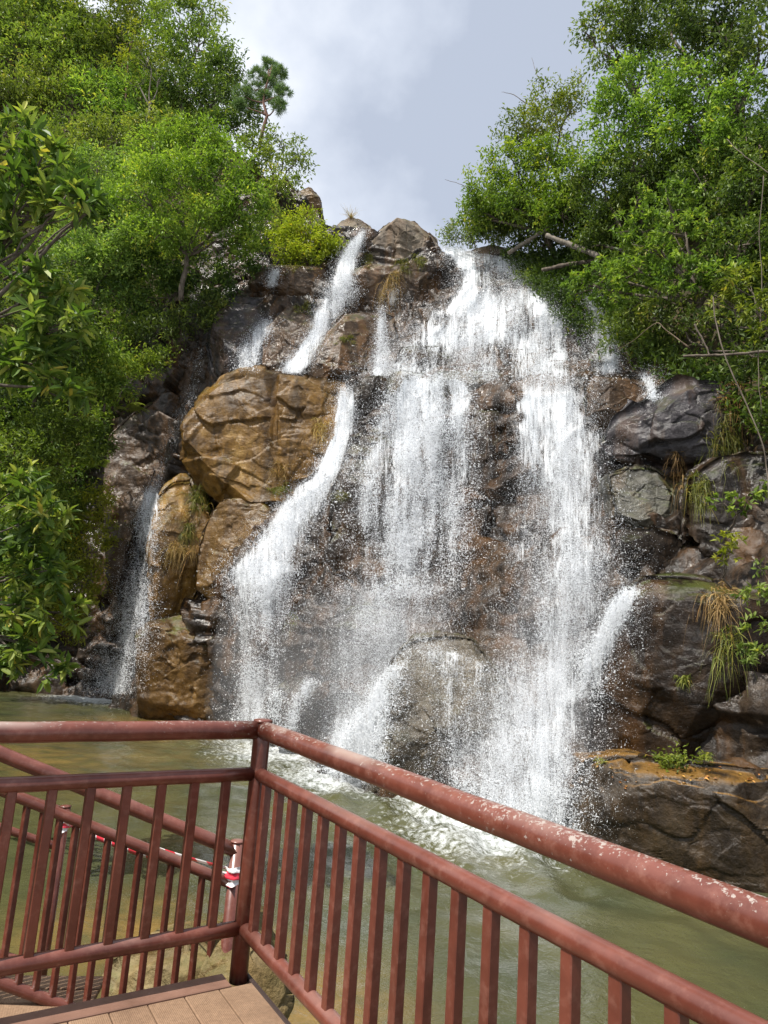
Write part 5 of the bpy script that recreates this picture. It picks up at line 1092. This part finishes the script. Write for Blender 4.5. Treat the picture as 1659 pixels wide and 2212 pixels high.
# grass tufts
def tuft(label, uv, nb, L, mat, hang=0.6, spread=0.25, w=0.009, group='grass tufts on the rocks'):
    u0, v0 = uv; h0 = hit(u0, v0); c0 = h0[0] if h0 is not None else P(u0, v0, 30); s_ = F_PX / c0[1]
    root = empty('grass_tuft', c0, label, 'grass', group); Vs, Fs, Ts = [], [], []; t = np.linspace(0, 1, 6); o = 0
    ru, rv = spread * s_, (0.22 * spread + 0.28 * L * max(hang, 0)) * s_
    ncl = max(3, nb // 14); cu = np.stack([u0 + rng.normal(0, 0.5, ncl) * ru, v0 + rng.normal(0, 0.6, ncl) * rv - 0.1 * rv], 1)
    for k in range(nb):
        c_ = cu[rng.integers(0, ncl)]; h = hit(c_[0] + rng.normal(0, 0.10) * ru, c_[1] + rng.normal(0, 0.10) * rv)
        if h is None or abs(h[0][1] - c0[1]) > 1.5 + spread: b0 = c0 + rng.normal(0, 0.3, 3) * spread
        else: b0 = h[0] - h[2] * 0.02
        l = L * rng.uniform(0.22, 0.85) * (1.25 if rng.random() < 0.12 else 1); az = rng.uniform(0, 2 * math.pi)
        d = unit(np.array([math.cos(az) * 1.3, math.sin(az) * 0.8 - 0.4, 0])); up_ = rng.uniform(0.15, 1.0) * (1 - hang * 0.35); hg = hang * rng.uniform(0.3, 1.4)
        c = b0 + d * (l * rng.uniform(0.25, 0.65) * (t ** 0.85))[:, None] + np.array([0, 0, 1.0]) * (l * (up_ * t - (up_ * 0.7 + hg) * t ** 2))[:, None] + np.cumsum(rng.normal(0, 0.035 * l, (6, 3)), 0)
        s = unit(np.cross(d, [0, 0, 1.0]) + rng.normal(0, 0.5, 3)) * (w * (1.0 - 0.85 * t) * rng.uniform(0.6, 1.3))[:, None]
        Vs.append(np.concatenate([c - s, c + s])); i = np.arange(5); Fs.append(np.stack([i, i + 1, 6 + i + 1, 6 + i], 1) + o); o += 12; Ts.append(np.full(12, np.clip(rng.normal(0.5, 0.3), 0, 1)))
    obj_np('blades', np.concatenate(Vs), np.concatenate(Fs), M[mat], root, smooth=False, attrs={'tint': np.concatenate(Ts)})
    return root
TG = [('long yellow green grass cascading down the upright ochre rock', 430, 1080, 300, 1.1, 'green_grass', 1.0, .35), ('dry straw grass hanging at the foot of the upright ochre rock', 385, 1190, 280, 1.0, 'dry_grass', 1.0, .35), ('green grass spilling over the lower side of the upright ochre rock', 405, 1150, 220, .9, 'green_grass', 1.0, .3),
      ('brown dead grass hanging at the right end of the ochre boulder', 695, 930, 160, 1.0, 'dry_grass', 1.0, .3), ('straw grass in the crack under the ochre boulder', 600, 1020, 200, 1.0, 'dry_grass', .8, .35), ('short green tuft under the ochre boulder beside the chute', 600, 1062, 130, .6, 'green_grass', .5, .25),
      ('green tuft at the top of the broad brown face', 795, 560, 200, .9, 'green_grass', .7, .3), ('yellow grass in the middle of the broad brown face', 865, 575, 220, .8, 'green_grass', .8, .45), ('dead grass hanging down the broad brown face', 845, 620, 220, 1.6, 'dry_grass', 1.1, .35), ('tuft at the right of the tan crest rock', 905, 560, 160, .8, 'green_grass', .8, .3),
      ('mossy grass on the brown rock between the two upper streams', 660, 668, 220, .7, 'green_grass', .8, .3), ('tall thin grass standing on the pale crest rock against the sky', 757, 470, 60, 1.3, 'dry_grass', -.2, .12), ('dark green tuft on the angular brown rock', 745, 735, 160, .6, 'green_grass', .5, .3),
      ('straw grass on the pale chunky rock', 1465, 1020, 150, .8, 'dry_grass', 1.1, .18), ('green hanging grass right of the pale chunky rock', 1510, 1060, 200, .8, 'green_grass', 1.0, .2), ('long straw grass hanging over the right end of the great brown rock', 1560, 1300, 170, 0.9, 'dry_grass', 1.1, .22), ('trailing green grass below the straw grass on the great brown rock', 1572, 1400, 110, 0.9, 'green_grass', 1.1, .2),
      ('small yellow tuft in the middle of the great brown rock', 1480, 1470, 120, .35, 'green_grass', .6, .12), ('tiny bright tuft at the foot of the great brown rock beside the tallest fall', 1295, 1645, 40, .35, 'green_grass', .3, .06), ('short green blades at the shaded back of the ochre topped ledge', 1530, 1640, 40, .4, 'green_grass', .2, .06),
      ('green tuft on the dark rock left of the middle fall', 735, 1075, 90, .6, 'green_grass', .6, .2), ('fine hanging grass in the spray on the dark rock', 632, 1330, 60, .8, 'green_grass', .9, .1), ('brown grass curtain hanging under the trees at the right edge', 1590, 850, 200, 1.2, 'dry_grass', 1.2, .4), ('olive hanging grass beside the brown grass curtain', 1570, 930, 220, 1.2, 'green_grass', 1.1, .35),
      ('grassy fringe along the mossy low rock under the yellow green bush', 640, 575, 220, .6, 'green_grass', .5, .5), ('bright moss and grass under the ochre boulder', 610, 1055, 160, .4, 'green_grass', .5, .3), ('straw tuft on the brown patch of the upper left hill', 165, 110, 200, 1.6, 'dry_grass', .9, .35)]
for lb, u, v, nb, L, mt, hg, spd in TG:
    tuft(lb, (u, v), int(nb * 1.5), L, mt, hg, spd)
# logs, dead branches, vines
def stick(name, label, pts, r, mat, cat, group=None, seg=10):
    q = np.array([P(*p_) for p_ in pts]); t = np.linspace(0, 1, len(q)); tt = np.linspace(0, 1, 24)
    c = np.stack([np.interp(tt, t, q[:, j]) for j in range(3)], 1)
    for _ in range(3): c[1:-1] = (c[:-2] + 2 * c[1:-1] + c[2:]) / 4
    c += np.cumsum(rng.normal(0, 0.006, c.shape), 0)
    rr = np.interp(tt, np.linspace(0, 1, len(r)), r) * (1 + 0.1 * rng.normal(0, 1, 24))
    V, Q, T3 = tube(c, rr, seg); o = obj_np(name, V, [Q, T3], M[mat]); tag(o, label, cat, group)
LGp = 'fallen logs over the upper cascade'
stick('fallen_log', 'pale fallen log propped beside the head of the upper cascade', [(1098, 548, 26.2), (1140, 520, 25.6), (1185, 492, 25)], [0.09, 0.085, 0.07], 'deadwood', 'log', LGp)
stick('fallen_log', 'bleached fallen log sloping down into the shaded trees', [(1180, 508, 23), (1240, 530, 22.6), (1300, 556, 22)], [0.085, 0.09, 0.085], 'deadwood', 'log', LGp)
stick('fallen_log', 'brown log lying level behind the bright leaved tree', [(1170, 583, 24), (1230, 572, 23.4), (1330, 562, 22.5)], [0.07, 0.075, 0.075], 'bark', 'log', LGp)
stick('dead_branch', 'level grey dead branch in the shade over the purple grey rock', [(1475, 768, 14.4), (1530, 764, 14.2), (1620, 758, 13.8), (1690, 756, 13.6)], [0.028, 0.03, 0.026], 'bark', 'branch')
stick('dead_branch', 'short leaning dead branch crossing the level grey one', [(1500, 700, 14.6), (1520, 735, 14.5), (1536, 766, 14.4)], [0.02, 0.02, 0.014], 'bark', 'branch')
stick('dead_branch', 'thin bare twig sticking out toward the slim side fall', [(1490, 752, 15.6), (1440, 715, 15.8), (1420, 690, 15.9), (1360, 740, 16.2), (1330, 752, 16.4)], [0.018, 0.014, 0.01, 0.007, 0.004], 'vine', 'branch')
stick('vine', 'long brown vine dangling in front of the shaded right wall', [(1540, 640, 11.6), (1545, 720, 11.5), (1570, 790, 11.4), (1600, 860, 11.3), (1635, 930, 11.1), (1650, 1000, 11), (1655, 1110, 10.9)], [0.011, 0.012, 0.011, 0.009], 'bark', 'vine', 'vines on the right wall')
stick('vine', 'thin vine hanging near the right edge from the dark tangled tree', [(1650, 380, 12), (1640, 500, 12), (1648, 640, 12), (1640, 800, 11.8), (1650, 900, 11.8)], [0.008, 0.008, 0.007], 'bark', 'vine', 'vines on the right wall')
stick('vine', 'slender vine crossing diagonally among the dark right trees', [(1570, 300, 15.6), (1600, 330, 15), (1650, 370, 14.5), (1690, 400, 14)], [0.009, 0.009], 'bark', 'vine', 'vines on the right wall')
for lb, a in (('bare twig with few leaves poking into the sky over the broad yellow green tree', [(1030, 420, 27), (1000, 400, 27), (960, 388, 27.2)]), ('thin upper twig curling into the sky from the feathery pale tree', [(1180, 200, 25), (1160, 165, 25), (1146, 130, 25.2)]), ('short twig poking left into the sky from the feathery pale tree', [(1140, 225, 25.5), (1110, 205, 25.6), (1083, 198, 25.8)])):
    stick('twig', lb, a, [0.02, 0.012, 0.006], 'vine', 'twig', 'twigs against the sky', 6)
# fallen leaves on the ledge
n = NT('fallen_orange_leaves'); M['fallen'] = n.done(n.principled(n.ramp(n.attr('tint'), [(0.0, (0.16, 0.06, 0.02)), (0.6, (0.42, 0.17, 0.03)), (1.0, (0.55, 0.38, 0.06))]), 0.6))
pp, k = [], 0
while len(pp) < 46 and k < 400:
    k += 1; h = hit(rng.uniform(1290, 1640), rng.uniform(1645, 1705))
    if h is not None and h[1][2] > 0.35: pp.append(h[0] - h[2] * 0.03)
if pp:
    pp = np.array(pp); k = len(pp); V, F, T = leaves(pp, rng.normal(0, 1, (k, 3)) * np.array([1, 1, 0.15]), np.repeat(np.array([[0, 0, 1.0]]), k, 0) + rng.normal(0, 0.2, (k, 3)), rng.uniform(0.05, 0.09, k), 0.035, rng.random(k))
    o = obj_np('fallen_leaves', V, F, M['fallen'], None, smooth=False, attrs={'tint': T}); tag(o, 'fallen orange leaves scattered on the ochre topped ledge', 'leaves', kind='stuff')
# near left bank, outside the frame, that carries the foreground trees
bx = np.linspace(-30, -4.6, 60); by = np.linspace(-6, 22, 60); BX, BY = np.meshgrid(bx, by)
edge = -5.0 - 0.62 * np.maximum(BY - 6, 0) - 0.0 * BY
BZ = np.clip((edge - BX) * 0.9, -1.0, 6) + 0.25 * fbm(np.stack([BX.ravel() * .6, BY.ravel() * .6, BX.ravel() * 0], 1), 3, 77).reshape(BX.shape) - 0.3
ii = np.arange(3600).reshape(60, 60)
n = NT('bank_soil'); p = n.pos(); M['soil'] = n.done(n.principled(n.ramp(n.noise(p, 2, 5), [(0.3, (0.03, 0.022, 0.012)), (0.7, (0.08, 0.07, 0.03))]), 0.9))
bank = obj_np('ground', np.stack([BX.ravel(), BY.ravel(), BZ.ravel()], 1), np.stack([ii[:-1, :-1], ii[:-1, 1:], ii[1:, 1:], ii[1:, :-1]], 2).reshape(-1, 4), M['soil'], rebase=False); tag(bank, kind='structure')
